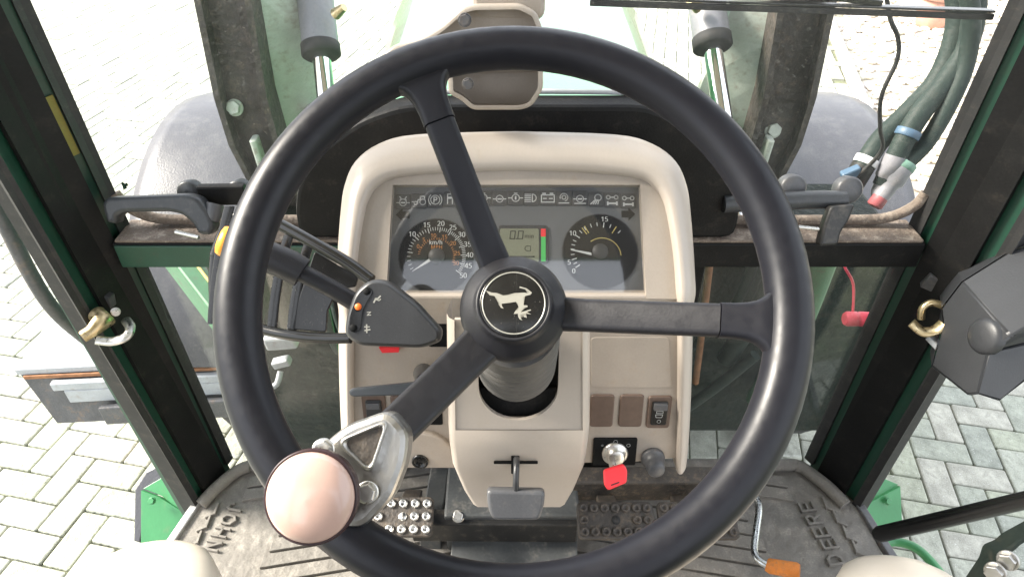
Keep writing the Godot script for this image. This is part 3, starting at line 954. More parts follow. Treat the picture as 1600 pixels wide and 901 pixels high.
func symbol(st, T0, i: int, c0: Vector2, h: float):
	var T = T0 * Transform3D(Basis.from_scale(Vector3(1.25, 1.25, 1.0)), Vector3(c0.x, c0.y, 0))
	var c := Vector2.ZERO
	var w := 0.0009
	match i:
		0, 6, 11:
			circle(st, T, c + Vector2(0, -0.0008), 0.0032, w, h)
			stroke(st, T, [Vector2(-0.0058, -0.001), Vector2(-0.0033, -0.001)], w, h, c)
			stroke(st, T, [Vector2(0.0058, -0.001), Vector2(0.0033, -0.001)], w, h, c)
			stroke(st, T, [Vector2(-0.0014, -0.001), Vector2(0.0014, -0.001)], w * 1.6, h, c)
			if i == 0:
				stroke(st, T, [Vector2(-0.003, 0.0045), Vector2(-0.0018, 0.003), Vector2(-0.0028, 0.0018)], w, h, c)
				stroke(st, T, [Vector2(0.003, 0.0045), Vector2(0.0018, 0.003), Vector2(0.0028, 0.0018)], w, h, c)
			if i == 11:
				stroke(st, T, [Vector2(-0.005, -0.0052), Vector2(0.005, -0.0052)], w, h, c)
		1:
			circle(st, T, c + Vector2(0.0034, -0.0012), 0.0026, w, h)
			circle(st, T, c + Vector2(-0.0032, -0.0022), 0.0015, w, h)
			stroke(st, T, [Vector2(-0.0065, -0.001), Vector2(-0.0015, -0.001), Vector2(-0.001, 0.001), Vector2(0.001, 0.001), Vector2(0.001, 0.0042), Vector2(0.005, 0.0042), Vector2(0.005, 0.002)], w, h, c)
		2:
			circle(st, T, c, 0.0042, w, h)
			circle(st, T, c, 0.0062, w, h, -0.8, 0.8)
			circle(st, T, c, 0.0062, w, h, PI - 0.8, PI + 0.8)
			stroke(st, T, [Vector2(-0.0012, -0.0025), Vector2(-0.0012, 0.0025), Vector2(0.0012, 0.0022), Vector2(0.0016, 0.001), Vector2(0.0010, 0.0), Vector2(-0.001, -0.0002)], w, h, c)
		3, 4:
			stroke(st, T, [Vector2(-0.0035, -0.0045), Vector2(-0.0035, 0.0045), Vector2(0.001, 0.0045), Vector2(0.001, -0.0045)], w, h, c)
			stroke(st, T, [Vector2(-0.003, 0.001), Vector2(0.001, 0.001)], w * 2.0, h, c)
			stroke(st, T, [Vector2(0.001, 0.001), Vector2(0.0035, -0.0005), Vector2(0.0035, -0.004)], w, h, c)
		5, 7:
			circle(st, T, c, 0.0034, w, h)
			stroke(st, T, [Vector2(-0.0065, 0.0), Vector2(-0.0035, 0.0)], w, h, c)
			stroke(st, T, [Vector2(0.0065, 0.0), Vector2(0.0035, 0.0)], w, h, c)
			stroke(st, T, [Vector2(-0.0012, 0.0045), Vector2(0.0012, 0.0045)], w, h, c)
			stroke(st, T, [Vector2(0, -0.001), Vector2(0, 0.0012)], w * 1.5, h, c)
		8:
			circle(st, T, c + Vector2(0.0005, 0), 0.0036, w, h, -PI / 2, PI / 2)
			stroke(st, T, [Vector2(0.0005, -0.0036), Vector2(0.0005, 0.0036)], w, h, c)
			for k in 5: stroke(st, T, [Vector2(-0.0065, -0.0034 + k * 0.0017), Vector2(-0.001, -0.0034 + k * 0.0017)], w * 0.8, h, c)
		9:
			stroke(st, T, [Vector2(-0.006, -0.004), Vector2(0.006, -0.004), Vector2(0.006, 0.0028), Vector2(-0.006, 0.0028), Vector2(-0.006, -0.004)], w, h, c)
			stroke(st, T, [Vector2(-0.0045, 0.0042), Vector2(-0.0025, 0.0042)], w * 1.6, h, c)
			stroke(st, T, [Vector2(0.0045, 0.0042), Vector2(0.0025, 0.0042)], w * 1.6, h, c)
			stroke(st, T, [Vector2(-0.0042, -0.0005), Vector2(-0.0015, -0.0005)], w, h, c)
			stroke(st, T, [Vector2(0.0042, -0.0005), Vector2(0.0015, -0.0005)], w, h, c)
		10:
			circle(st, T, c + Vector2(0, 0.0006), 0.0036, w, h, -1.2, 3.4)
			circle(st, T, c + Vector2(0, 0.0006), 0.0018, w, h)
			stroke(st, T, [Vector2(-0.0045, -0.0048), Vector2(0.0045, -0.0048)], w, h, c)
		12:
			circle(st, T, c + Vector2(0.0018, 0.0012), 0.003, w, h)
			for k in 4: stroke(st, T, [Vector2(-0.001 + k * 0.0012, -0.001), Vector2(-0.005 + k * 0.0022, -0.0048)], w, h, c)
		_:
			for s in [-1, 1]:
				circle(st, T, c + Vector2(s * 0.0036, 0.0024), 0.0017, w, h)
				stroke(st, T, [Vector2(s * 0.0042, -0.0044), Vector2(s * 0.0042, -0.0024)], w * 1.8, h, c)
			stroke(st, T, [Vector2(-0.002, 0.0024), Vector2(0.002, 0.0024)], w, h, c)
			stroke(st, T, [Vector2(-0.0036, -0.0034), Vector2(0.0036, -0.0034)], w * 1.8, h, c)

# ---------------------------------------------------------------- steering wheel, column, levers
const WHEEL := Vector3(0.0013, 0.7711, -0.3756)

func make_wheel():
	var W := Transform3D(tilt(51), WHEEL)
	var w := thing("steering_wheel", "large black three spoke steering wheel with a deer emblem", "steering wheel", W)
	var st := mb()
	var rings := []
	var R := 0.1935
	for i in 96:
		var a = TAU * i / 96
		var ring := PackedVector3Array()
		for j in 20:
			var b = TAU * j / 20
			ring.append(Vector3(cos(a), sin(a), 0) * (R + cos(b) * 0.0163) + Vector3(0, 0, sin(b) * 0.0158))
		rings.append(ring)
	rings.append(rings[0])
	loft(st, rings, true, 0)
	obj("rim", st, "wheel_black", w)
	# parting line moulded round the back of the rim
	# spokes: a moulded root at the rim, then a flat bar down to the hub
	for q in [[112.5, 0.0245, 0.0], [-6.5, 0.025, 0.0], [228.0, 0.031, 0.0]]:
		var a = deg_to_rad(q[0])
		var T := Transform3D(Basis(Vector3.BACK, a), Vector3.ZERO)
		st = mb()
		spoke_rings(st, T, [[0.024, q[1] * 1.2, 0.013, -0.052], [0.04, q[1] * 1.05, 0.013, -0.05], [0.055, q[1], 0.0125, -0.0455], [0.1, q[1] * 0.98, 0.0125, -0.028], [0.146, q[1] * 0.96, 0.0125, -0.0095]])
		obj("spoke", st, "hub_black" if q[0] != 112.5 else "wheel_black", w)
		st = mb()
		spoke_rings(st, T, [[0.1468, q[1] * 1.02, 0.0135, -0.0092], [0.156, q[1] * 1.02, 0.0135, -0.006], [0.164, q[1] * 1.08, 0.0138, -0.0035], [0.17, q[1] * 1.22, 0.014, -0.0015], [0.175, q[1] * 1.5, 0.0145, 0.0], [0.179, q[1] * 1.95, 0.0145, 0.0], [0.183, q[1] * 2.5, 0.0145, 0.0], [0.188, q[1] * 2.8, 0.012, 0.0]])
		obj("spoke_root", st, "wheel_black", w)
	# hub: flared boss, raised ring, emblem
	st = mb()
	lathe(st, at(Vector3(0, 0, -0.05)), [Vector2(0.03, -0.035), Vector2(0.034, -0.03), Vector2(0.0405, -0.012), Vector2(0.042, -0.002), Vector2(0.041, 0.004), Vector2(0.038, 0.0085), Vector2(0.0315, 0.0125), Vector2(0.0292, 0.0155), Vector2(0.0288, 0.0195), Vector2(0.0278, 0.0208), Vector2(0.0262, 0.0208), Vector2(0.0258, 0.0198), Vector2(0.002, 0.0198)], 56)
	var hub := obj("hub", st, "hub_black", w)
	st = mb()
	lathe(st, at(Vector3(0, 0, -0.0305)), [Vector2(0.0257, 0.0), Vector2(0.0256, 0.0012), Vector2(0.0248, 0.0016), Vector2(0.001, 0.0017)], 56)
	var em := obj("emblem_disc", st, "black_gloss", hub)
	st = mb()
	lathe(st, at(Vector3(0, 0, -0.0289)), [Vector2(0.0238, 0.0), Vector2(0.0238, 0.0004), Vector2(0.0229, 0.0004), Vector2(0.0229, 0.0)], 56, 0)
	obj("emblem_ring", st, "silver_ink", hub)
	st = mb()
	var dp := []
	for p in deer(): dp.append(p * 0.0238)
	prism(st, at(Vector3(0, 0, -0.0289)), dp, 0.0, 0.0006)
	obj("emblem_deer", st, "silver_ink", hub)

func spoke_rings(st, T: Transform3D, secs: Array):
	var rings := []
	for s in secs:
		var R := PackedVector3Array()
		for p in rrect(s[1], s[2], s[2] * 0.36, 3):
			R.append(T * Vector3(s[0], p.x, s[3] + p.y))
		rings.append(R)
	loft(st, rings)

func make_spinner():
	# the turning knob clamped to the rim
	var o := Vector3(-0.1192, 0.7233, -0.2431)
	var k := thing("steering_knob", "cream spinner knob, reflected pink put in its colour, on a cast steel clamp on the wheel rim", "knob")
	var n := (tilt(47) * Vector3(0, 0, 1))
	var st := mb()
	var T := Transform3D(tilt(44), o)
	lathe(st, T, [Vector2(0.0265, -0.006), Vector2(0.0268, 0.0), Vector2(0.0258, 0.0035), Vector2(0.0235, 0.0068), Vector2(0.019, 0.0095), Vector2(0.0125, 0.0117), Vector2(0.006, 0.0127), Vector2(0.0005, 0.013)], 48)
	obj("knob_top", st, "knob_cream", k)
	st = mb()
	lathe(st, T, [Vector2(0.0255, -0.0105), Vector2(0.0274, -0.0085), Vector2(0.0281, -0.003), Vector2(0.0281, 0.0005), Vector2(0.0274, 0.0022), Vector2(0.0262, 0.0018), Vector2(0.026, -0.002)], 48, 1)
	obj("knob_ring", st, "knob_ring", k)
	st = mb()
	lathe(st, T, [Vector2(0.011, -0.045), Vector2(0.011, -0.02), Vector2(0.018, -0.011), Vector2(0.024, -0.01)], 28)
	obj("knob_post", st, "steel", k)
	# cast clamp body: a bevelled plate with a triangular pocket
	var C := Transform3D(tilt(46), Vector3(-0.0983, 0.7091, -0.2726))
	st = mb()
	var body := rounded([Vector2(0.0188, 0.0385), Vector2(0.0319, 0.0242), Vector2(0.0303, 0.0053), Vector2(0.0217, -0.0176), Vector2(0.0041, -0.0356), Vector2(-0.0164, -0.0328), Vector2(-0.0336, -0.0102), Vector2(-0.0258, 0.0143), Vector2(-0.0082, 0.0291)], 0.007, 4)
	prism(st, C, body, -0.022, 0.004, 0.0045, false)
	obj("clamp_body", st, "steel", k)
	st = mb()
	var tri_out := rounded([Vector2(0.018, 0.0307), Vector2(0.0082, -0), Vector2(-0.0115, 0.0184)], 0.007, 6)
	var mid = (tri_out[0] + tri_out[7] + tri_out[14]) / 3.0
	var rr := []
	for q in [[1.22, 0.0035], [1.16, 0.0055], [1.07, 0.0068], [0.98, 0.0062], [0.9, 0.0044], [0.86, 0.0036]]:
		var ring := []
		for p in tri_out: ring.append(mid + (p - mid) * q[0])
		rr.append(ring3(C, ring, q[1]))
	loft(st, rr, true, 0)
	obj("clamp_rib", st, "steel", k)
	st = mb()
	var pk := []
	for p in tri_out: pk.append(mid + (p - mid) * 0.88)
	fill(st, C, pk, 0.0042)
	obj("clamp_pocket", st, "pedal_iron", k)
	bolt(k, Vector3(-0.0907, 0.7058, -0.2586), tilt(46) * Vector3(0, 0, 1), 0.0055)
	bolt(k, Vector3(-0.1189, 0.7254, -0.2764), tilt(46) * Vector3(0, 0, 1), 0.0055)

func make_column():
	var d := thing("steering_column", "beige steering column cover with ribbed black boot below the wheel", "steering column")
	var st := mb()
	# boot: ribbed rubber bellows between hub and console
	var a := Vector3(0.0021, 0.7027, -0.4237)
	var b := Vector3(0.0048, 0.5526, -0.5285)
	var prof := []
	var len = a.distance_to(b)
	for i in 64:
		var t = i / 63.0
		prof.append(Vector2(lerp(0.037, 0.0395, t) + sin(t * TAU * 8.0) * 0.0024 * smoothstep(0.05, 0.2, t), t * len))
	lathe(st, axis(a, b - a), prof, 40)
	obj("boot", st, "boot_rubber", d)
	# cover: upper face with a U shaped opening, lower face, sides
	var P := [Vector3(-0.063, 0.6134, -0.5316), Vector3(0.0761, 0.6134, -0.5316), Vector3(0.081, 0.4895, -0.4919), Vector3(-0.0656, 0.4895, -0.4919)]
	var nrm = (P[3] - P[0]).cross(P[1] - P[0]).normalized()
	if nrm.z < 0: nrm = -nrm
	var el = rad_to_deg(asin(nrm.y))
	var T := Transform3D(tilt(el), Vector3(0.0068, 0.5421, -0.5102))
	st = mb()
	var u := []
	var inv := T.affine_inverse()
	var hw0 = (inv * P[0]).x
	var hw1 = (inv * P[1]).x
	var top = (inv * P[0]).y
	var bot = (inv * P[2]).y
	u.append(Vector2(hw0 + 0.0038, top))
	u.append(Vector2((inv * P[3]).x + 0.0038, bot))
	u.append(Vector2((inv * P[2]).x - 0.0038, bot))
	u.append(Vector2(hw1 - 0.0038, top))
	var ow := 0.0425
	var oy := -0.004
	u.append(Vector2(ow, top))
	for k in 17:
		var an = PI * k / 16
		u.append(Vector2(cos(an) * ow, oy - sin(an) * 0.04))
	u.append(Vector2(-ow, top))
	prism(st, T, u, -0.006, 0.0, 0.0)
	var cover := obj("column_cover", st, "beige_gloss", d)
	# rings down from the crease to the bottom edge, with chamfered sides going back to the console
	st = mb()
	var rows := []
	var spec := [[P[0], P[1], 0.006], [P[3], P[2], 0.0], [Vector3(-0.0653, 0.4645, -0.4875), Vector3(0.0802, 0.4645, -0.4875), 0.0], [Vector3(-0.0644, 0.4176, -0.4928), Vector3(0.08, 0.4176, -0.4928), 0.0], [Vector3(-0.056, 0.3632, -0.501), Vector3(0.0723, 0.3632, -0.501), 0.0], [Vector3(-0.0465, 0.328, -0.5053), Vector3(0.0641, 0.328, -0.5053), 0.0]]
	for i in spec.size():
		var p0: Vector3 = spec[i][0]
		var p1: Vector3 = spec[i][1]
		var R := PackedVector3Array()
		var back := Vector3(0, -0.02, -0.06)
		R.append(p0 + back + Vector3(-0.004, 0, 0)); R.append(p0 + Vector3(-0.005, -0.001, -0.012)); R.append(p0 + Vector3(-0.002, 0, -0.004)); R.append(p0 + Vector3(0.0038, 0, 0.0))
		R.append(p1 + Vector3(-0.0038, 0, 0.0)); R.append(p1 + Vector3(0.002, 0, -0.004)); R.append(p1 + Vector3(0.005, -0.001, -0.012)); R.append(p1 + back + Vector3(0.004, 0, 0))
		rows.append(R)
	# side walls of the upper face (no front, the U plate is there), then the full lower face
	st.set_smooth_group(1)
	for i in rows.size() - 1:
		for j in 7:
			if i == 0 and j == 3: continue
			quad(st, rows[i][j], rows[i][j + 1], rows[i + 1][j + 1], rows[i + 1][j])
	var last = rows[rows.size() - 1]
	st.set_smooth_group(-1)
	for j in range(1, 6): tri(st, last[0], last[j], last[j + 1])
	tri(st, last[0], last[6], last[7])
	obj("column_skirt", st, "beige_gloss", d)
	# black sheet painted as the shade inside the opening
	st = mb()
	box(st, T, Vector3(0.1, 0.13, 0.004), 0.001, Vector3(0, 0.012, -0.03))
	obj("hollow_shade", st, "trim_black", d)
	st = mb()
	box(st, T, Vector3(0.084, 0.035, 0.008), 0.002, Vector3(0, -0.032, -0.02))
	obj("column_bracket", st, "trim_black", d)
	# cross shaped slot in the lower face
	var Sx := Transform3D(tilt(10), Vector3(0.0043, 0.4395, -0.4877))
	st = mb()
	prism(st, Sx, rrect(0.05, 0.0028, 0.001, 2), -0.001, 0.0012, 0.0)
	prism(st, Sx, rrect(0.0095, 0.026, 0.0015, 2, -0.0006, -0.003), -0.001, 0.0016, 0.0)
	obj("lever_slot", st, "dial_face", d)
	# tilt pedal: blade out of the slot and a rounded pad
	var p := thing("tilt_pedal", "small grey rubber pedal pad on a blade under the column cover", "pedal")
	st = mb()
	tube(st, smooth_path([Vector3(0.005, 0.449, -0.4856), Vector3(0.0049, 0.4545, -0.4709), Vector3(0.0042, 0.4465, -0.4583), Vector3(0.0042, 0.4285, -0.4506)], 5), 0.0035, 10)
	obj("blade", st, "charcoal", p)
	st = mb()
	var padT := Transform3D(tilt(34), Vector3(0.0042, 0.423, -0.4438))
	var pad := rounded([Vector2(-0.0322, 0.0175), Vector2(0.0322, 0.0161), Vector2(0.0308, -0.0014), Vector2(0.0259, -0.0168), Vector2(-0.0252, -0.0168), Vector2(-0.0308, -0.0028)], 0.006, 4)
	prism(st, padT, pad, -0.012, 0.004, 0.004, true, 1)
	obj("pad", st, "grey_plastic", p)

func make_shuttle():
	var s := thing("shuttle_lever", "black direction lever housing with an orange marker beside the wheel hub", "lever")
	var T := Transform3D(tilt(38), Vector3(-0.1101, 0.6661, -0.4775))
	var st := mb()
	var body := rounded([Vector2(-0.0205, 0.0334), Vector2(-0.0047, 0.0322), Vector2(0.0223, 0.0117), Vector2(0.0457, -0.0141), Vector2(0.0445, -0.0246), Vector2(0.0281, -0.031), Vector2(-0.0305, -0.0287), Vector2(-0.0445, -0.0187), Vector2(-0.0422, -0), Vector2(-0.0346, 0.0217)], 0.007, 4)
	# domed housing: stacked insets
	loft(st, [ring3(T, inset(body, 0.004), -0.03), ring3(T, inset(body, 0.0008), -0.022), ring3(T, body, -0.012), ring3(T, inset(body, 0.0006), -0.003), ring3(T, inset(body, 0.0024), 0.001), ring3(T, inset(body, 0.004), 0.002)], true, 0)
	fill(st, T, inset(body, 0.004), 0.002)
	obj("housing", st, "charcoal", s)
	st = mb()
	var slot := [Vector2(-0.0269, 0.0234), Vector2(-0.0205, 0.0264), Vector2(-0.0164, 0.0211), Vector2(-0.0217, 0.0129), Vector2(-0.0264, 0.0035), Vector2(-0.0275, -0.0076), Vector2(-0.0281, -0.0135), Vector2(-0.0346, -0.0164), Vector2(-0.0387, -0.0117), Vector2(-0.0375, 0.0012), Vector2(-0.0328, 0.0141)]
	prism(st, T, rounded(slot, 0.003, 3), 0.0018, 0.0028, 0.0004)
	var sl := obj("marker_slot", st, "black_gloss", s)
	for q in [Vector2(-0.0223, 0.0217), Vector2(-0.0305, 0.007), Vector2(-0.0346, -0.0117)]:
		st = mb()
		lathe(st, T * at(Vector3(q.x, q.y, 0.0028)), [Vector2(0.0036, 0.0), Vector2(0.0036, 0.0003), Vector2(0.0005, 0.0003)], 20)
		obj("marker_hole", st, "dial_face", sl)
	st = mb()
	var om: Vector2 = [Vector2(-0.0305, 0.007)][0]
	lathe(st, T * at(Vector3(om.x + 0.0004, om.y + 0.0006, 0.0031)), [Vector2(0.0032, 0.0), Vector2(0.003, 0.0006), Vector2(0.0005, 0.0008)], 20)
	obj("orange_marker", st, "orange_red", sl)
	# printed symbols: hare, N, tractor
	st = mb()
	var c0: Vector2 = [Vector2(-0.0129, 0.0141)][0]
	stroke(st, T, [Vector2(-0.003, -0.00225), Vector2(-0.0015, 0.00075), Vector2(0.00075, 0.001125), Vector2(0.002625, 0.003)], 0.00135, 0.0024, c0)
	stroke(st, T, [Vector2(-0.00075, 0), Vector2(0.0015, -0.00075), Vector2(0.003, 0.000375)], 0.0009, 0.0024, c0)
	var c1: Vector2 = [Vector2(-0.0205, 0.0012)][0]
	stroke(st, T, [Vector2(-0.00165, 0.00135), Vector2(0.00165, 0.00165), Vector2(-0.00165, -0.00135), Vector2(0.00165, -0.00105)], 0.000675, 0.0024, c1)
	var c2: Vector2 = [Vector2(-0.0223, -0.0123)][0]
	stroke(st, T, [Vector2(-0.0003, 0.003375), Vector2(-0.00015, -0.003375)], 0.0012, 0.0024, c2)
	stroke(st, T, [Vector2(-0.0021, 0.00165), Vector2(0.0021, 0.00165)], 0.0009, 0.0024, c2)
	stroke(st, T, [Vector2(-0.00165, -0.00165), Vector2(0.00255, -0.0009)], 0.0012, 0.0024, c2)
	obj("symbols", st, "silver_ink", s)
	# stalk to the left, thicker sleeve, orange tip behind the rim
	st = mb()
	tube(st, [Vector3(-0.1451, 0.6608, -0.4988), Vector3(-0.1679, 0.6753, -0.5038), Vector3(-0.1976, 0.6915, -0.5101)], 0.0085, 16)
	obj("stalk", st, "hub_black", s)
	st = mb()
	tube(st, [Vector3(-0.1952, 0.6905, -0.5094), Vector3(-0.2047, 0.6964, -0.5114), Vector3(-0.2343, 0.7122, -0.5136), Vector3(-0.2487, 0.7201, -0.5134)], [0.0142, 0.0148, 0.0142, 0.012], 20)
	obj("sleeve", st, "hub_black", s)
	st = mb()
	var tp := axis(Vector3(-0.2594, 0.7261, -0.5118), Vector3(-0.2716, 0.7316, -0.5097) - Vector3(-0.2487, 0.7201, -0.5134))
	lathe(st, axis(Vector3(-0.2586, 0.7242, -0.5115), Vector3(-0.2696, 0.7314, -0.5121) - Vector3(-0.2487, 0.7201, -0.5134)), [Vector2(0.010, -0.008), Vector2(0.0138, -0.006), Vector2(0.0142, 0.001), Vector2(0.0125, 0.005), Vector2(0.008, 0.0065), Vector2(0.001, 0.007)], 28)
	obj("orange_tip", st, "orange", s)

func make_guard():
	# slotted black plate fixed to the dashboard's left flank, behind the lever
	var g := thing("slotted_bracket", "black slotted bracket plate between two curved rails beside the dashboard", "bracket")
	var st := mb()
	tube(st, smooth_path([Vector3(-0.3088, 0.6594, -0.5802), Vector3(-0.2928, 0.6882, -0.6027), Vector3(-0.2643, 0.6956, -0.6021), Vector3(-0.2414, 0.692, -0.593), Vector3(-0.194, 0.6786, -0.5698), Vector3(-0.1637, 0.6677, -0.555), Vector3(-0.1402, 0.6576, -0.5408)], 6), 0.0062, 14)
	obj("top_rail", st, "black_gloss_smooth", g)
	st = mb()
	tube(st, smooth_path([Vector3(-0.3088, 0.6594, -0.5802), Vector3(-0.3101, 0.6331, -0.5597), Vector3(-0.3006, 0.6128, -0.5374), Vector3(-0.2624, 0.6072, -0.5268), Vector3(-0.2263, 0.6082, -0.5149), Vector3(-0.1926, 0.6091, -0.5092), Vector3(-0.1606, 0.6124, -0.5054)], 6), 0.0055, 14)
	obj("bottom_rail", st, "black_gloss_smooth", g)
	var T := Transform3D(tilt(38), Vector3(-0.2156, 0.6411, -0.5494))
	st = mb()
	prism(st, T, rounded([Vector2(0.0144, 0.0379), Vector2(0.0588, 0.0118), Vector2(0.0562, 0.0013), Vector2(0.0379, -0.0013), Vector2(0.0274, -0.0235), Vector2(0.0261, -0.0451), Vector2(-0.0098, -0.0418), Vector2(-0.0026, -0.0131)], 0.003, 3), -0.002, 0.002, 0.001)
	var pl := obj("plate", st, "black_gloss", g)
	for i in 5:
		st = mb()
		var x = 466 - i * 31.0
		var pts := []
		for t in 9:
			var k = t / 8.0
			var px = x + 16.0 - 44.0 * k + 18.0 * k * k
			var y0 = 382.0 - i * 15.0
			var py = lerp(y0, 518.0 - i * 3.0, k)
			pts.append(Vector2((px - 470) / 1067.0 * 0.697, -(py - 450) / 1067.0 * 0.697))
		var rings := []
		for p in pts:
			var R := PackedVector3Array()
			for q in rrect(0.0105, 0.004, 0.0014, 2): R.append(T * Vector3(p.x + q.x, p.y, q.y))
			rings.append(R)
		loft(st, rings)
		obj("slat", st, "black_gloss", pl)
	# light stalk lower on the left
	var l := thing("wiper_stalk", "flat dark grey stalk lever above the left dashboard switches", "lever")
	st = mb()
	var S := Transform3D(tilt(30), Vector3(-0.1222, 0.5247, -0.5194))
	prism(st, S, rounded([Vector2(-0.0552, -0.0007), Vector2(-0.051, 0.0014), Vector2(-0.037, 0.0028), Vector2(0.0175, 0.0084), Vector2(0.0524, 0.014), Vector2(0.0559, -0.0028), Vector2(0.0175, -0.0056), Vector2(-0.051, -0.0077), Vector2(-0.0552, -0.0056)], 0.002, 3), -0.004, 0.004, 0.002, true)
	obj("blade", st, "steel_dark_smooth", l)
	st = mb()
	tube(st, [Vector3(-0.0951, 0.5262, -0.5295), Vector3(-0.0995, 0.5142, -0.5492), Vector3(-0.1035, 0.4986, -0.5688)], [0.0105, 0.011, 0.0125], 18)
	obj("pivot", st, "black_plastic", l)

func make_key():
	var k := thing("ignition_key", "bright red key hanging in the ignition lock", "key")
	var st := mb()
	tube(st, [Vector3(0.117, 0.4206, -0.5079), Vector3(0.1158, 0.4265, -0.496), Vector3(0.1158, 0.4271, -0.4901)], [0.0045, 0.0045, 0.004], 10)
	obj("blade", st, "zinc", k)
	st = mb()
	var T := Transform3D(tilt(40), Vector3(0.1162, 0.4243, -0.479))
	prism(st, T, rounded([Vector2(-0.0123, 0.008), Vector2(0.0102, 0.0153), Vector2(0.0145, 0.0087), Vector2(0.0138, -0.0058), Vector2(-0.0073, -0.0145), Vector2(-0.0116, -0.0087)], 0.003, 4), -0.0035, 0.0035, 0.0015, true)
	obj("grip", st, "red", k)
	st = mb()
	stroke(st, T, [Vector2(-0.0036, -0.008), Vector2(0.0044, -0.0051)], 0.0015, 0.0037)
	obj("grip_slot", st, "knob_ring", k)

# ---------------------------------------------------------------- floor, pedals, side trim
func make_floor():
	var m := thing("floor_mat", "worn grey ribbed rubber floor mat with raised lettering", "floor mat")
	var st := mb()
	var F := Transform3D(Basis(Vector3.RIGHT, -PI / 2), Vector3.ZERO)   # local x right, y forward, z up
	var outline := [Vector2(-0.53, 0.812), Vector2(-0.578, 0.742), Vector2(-0.60, 0.45), Vector2(-0.60, -0.2), Vector2(0.64, -0.2), Vector2(0.64, 0.45), Vector2(0.626, 0.742), Vector2(0.566, 0.815)]
	prism(st, F, outline, -0.014, 0.0, 0.003)
	obj("base", st, "mat_rubber", m)
	# ribs: raised strips with grooves between them, raked outward on each side
	for side in [-1, 1]:
		for i in 17:
			var y = 0.788 - i * 0.0285
			var rake := 0.18
			var x0 = 0.09
			var x1 = 0.50 if i < 2 else 0.40 + (i - 2) * 0.0075
			if i > 8: x1 = 0.48
			var w := 0.0235
			var q := []
			for t in [x0, x1]:
				q.append(Vector2(side * t + 0.01, y - (t - 0.45) * rake))
			st = mb()
			prism(st, F, [q[0] + Vector2(0, w / 2), q[1] + Vector2(0, w / 2), q[1] - Vector2(0, w / 2), q[0] - Vector2(0, w / 2)], -0.001, 0.0065, 0.001)
			obj("rib", st, "mat_rubber", m)
	# raised lettering and a row of chevrons along the outer edges
	for side in [-1, 1]:
		st = mb()
		var word = "DEERE" if side > 0 else "NHOJ"
		for i in word.length():
			var t = i / 4.0
			var p: Vector3 = [Vector3(0.5435, 0.003, -0.6236), Vector3(0.5446, 0.003, -0.6532), Vector3(0.5382, 0.003, -0.6752), Vector3(0.5348, 0.003, -0.7005), Vector3(0.5312, 0.003, -0.7266)][i] if side > 0 else [Vector3(-0.5126, 0.003, -0.6496), Vector3(-0.507, 0.003, -0.6752), Vector3(-0.5019, 0.003, -0.7005), Vector3(-0.4985, 0.003, -0.7252)][i]
			var B = Basis(Vector3.UP, deg_to_rad(97 if side > 0 else -101)) * Basis(Vector3.RIGHT, -PI / 2)
			raised_letter(st, Transform3D(B, p), word[i], 0.025)
		obj("lettering", st, "mat_rubber", m)
		var zig: Array = [Vector3(0.5688, 0.003, -0.7319), Vector3(0.5776, 0.003, -0.703), Vector3(0.5829, 0.003, -0.6727), Vector3(0.5885, 0.003, -0.6448)] if side > 0 else [Vector3(-0.5335, 0.003, -0.7199), Vector3(-0.5389, 0.003, -0.6928), Vector3(-0.5438, 0.003, -0.6629)]
		for p in zig:
			st = mb()
			var Z := Transform3D(Basis(Vector3.UP, deg_to_rad(18 * -side)) * Basis(Vector3.RIGHT, -PI / 2), p)
			stroke_solid(st, Z, [Vector2(side * -0.006, 0.012), Vector2(side * 0.0, -0.007), Vector2(side * 0.014, -0.01)], 0.004, 0.003)
			obj("chevron", st, "mat_rubber", m)
	# upturned lip along the front edge and round the pillar feet
	st = mb()
	tube(st, smooth_path([Vector3(-0.56, 0.008, -0.728), Vector3(-0.545, 0.012, -0.755), Vector3(-0.523, 0.012, -0.79), Vector3(-0.50, 0.012, -0.808), Vector3(-0.46, 0.012, -0.812), Vector3(-0.2, 0.012, -0.812)], 5), 0.0115, 12)
	obj("lip", st, "mat_rubber", m)
	st = mb()
	tube(st, smooth_path([Vector3(0.60, 0.008, -0.728), Vector3(0.582, 0.012, -0.76), Vector3(0.557, 0.012, -0.795), Vector3(0.54, 0.012, -0.81), Vector3(0.50, 0.012, -0.812), Vector3(0.2, 0.012, -0.812)], 5), 0.0115, 12)
	obj("lip", st, "mat_rubber", m)
	# door sill strips
	for side in [-1, 1]:
		st = mb()
		var a := Vector3(-0.5687, 0, -0.742) if side < 0 else Vector3(0.6264, 0, -0.7407)
		var b := Vector3(-0.5911, 0, -0.6406) if side < 0 else Vector3(0.6425, 0, -0.6336)
		bar(st, a, b + (b - a) * 1.5, 0.014, 0.016, Vector3.UP, 0.002)
		tag(obj("sill_strip", st, "alu" if side < 0 else "steel_dark"), "bright aluminium sill strip beside the mat and green step bracket" if side < 0 else "dark door sill strip beside the mat lettering and black strut", "sill strip")
	# dark steel plate and pedestal under the column
	var f := thing("column_pedestal", "dark steel pedestal plate under the steering column", "pedestal")
	st = mb()
	box(st, at(Vector3(0.0, 0.055, -0.72)), Vector3(0.22, 0.10, 0.16), 0.004)
	obj("pedestal", st, "floor_steel", f)
	st = mb()
	var sl := [Vector3(-0.166, 0.02, -0.5847), Vector3(0.109, 0.02, -0.5847), Vector3(0.1064, 0.06, -0.651), Vector3(-0.1064, 0.06, -0.651)]
	bar(st, Vector3(0, 0.012, -0.5269), Vector3(0.0055, 0.03, -0.6703), 0.21, 0.012, Vector3.UP, 0.002)
	obj("sloping_plate", st, "floor_steel", f)
	st = mb()
	bar(st, Vector3(-0.1635, 0.07, -0.6469) , Vector3(0.1053, 0.07, -0.6445), 0.03, 0.05, Vector3.UP, 0.003)
	obj("cross_flange", st, "black_plastic", f)
	st = mb()
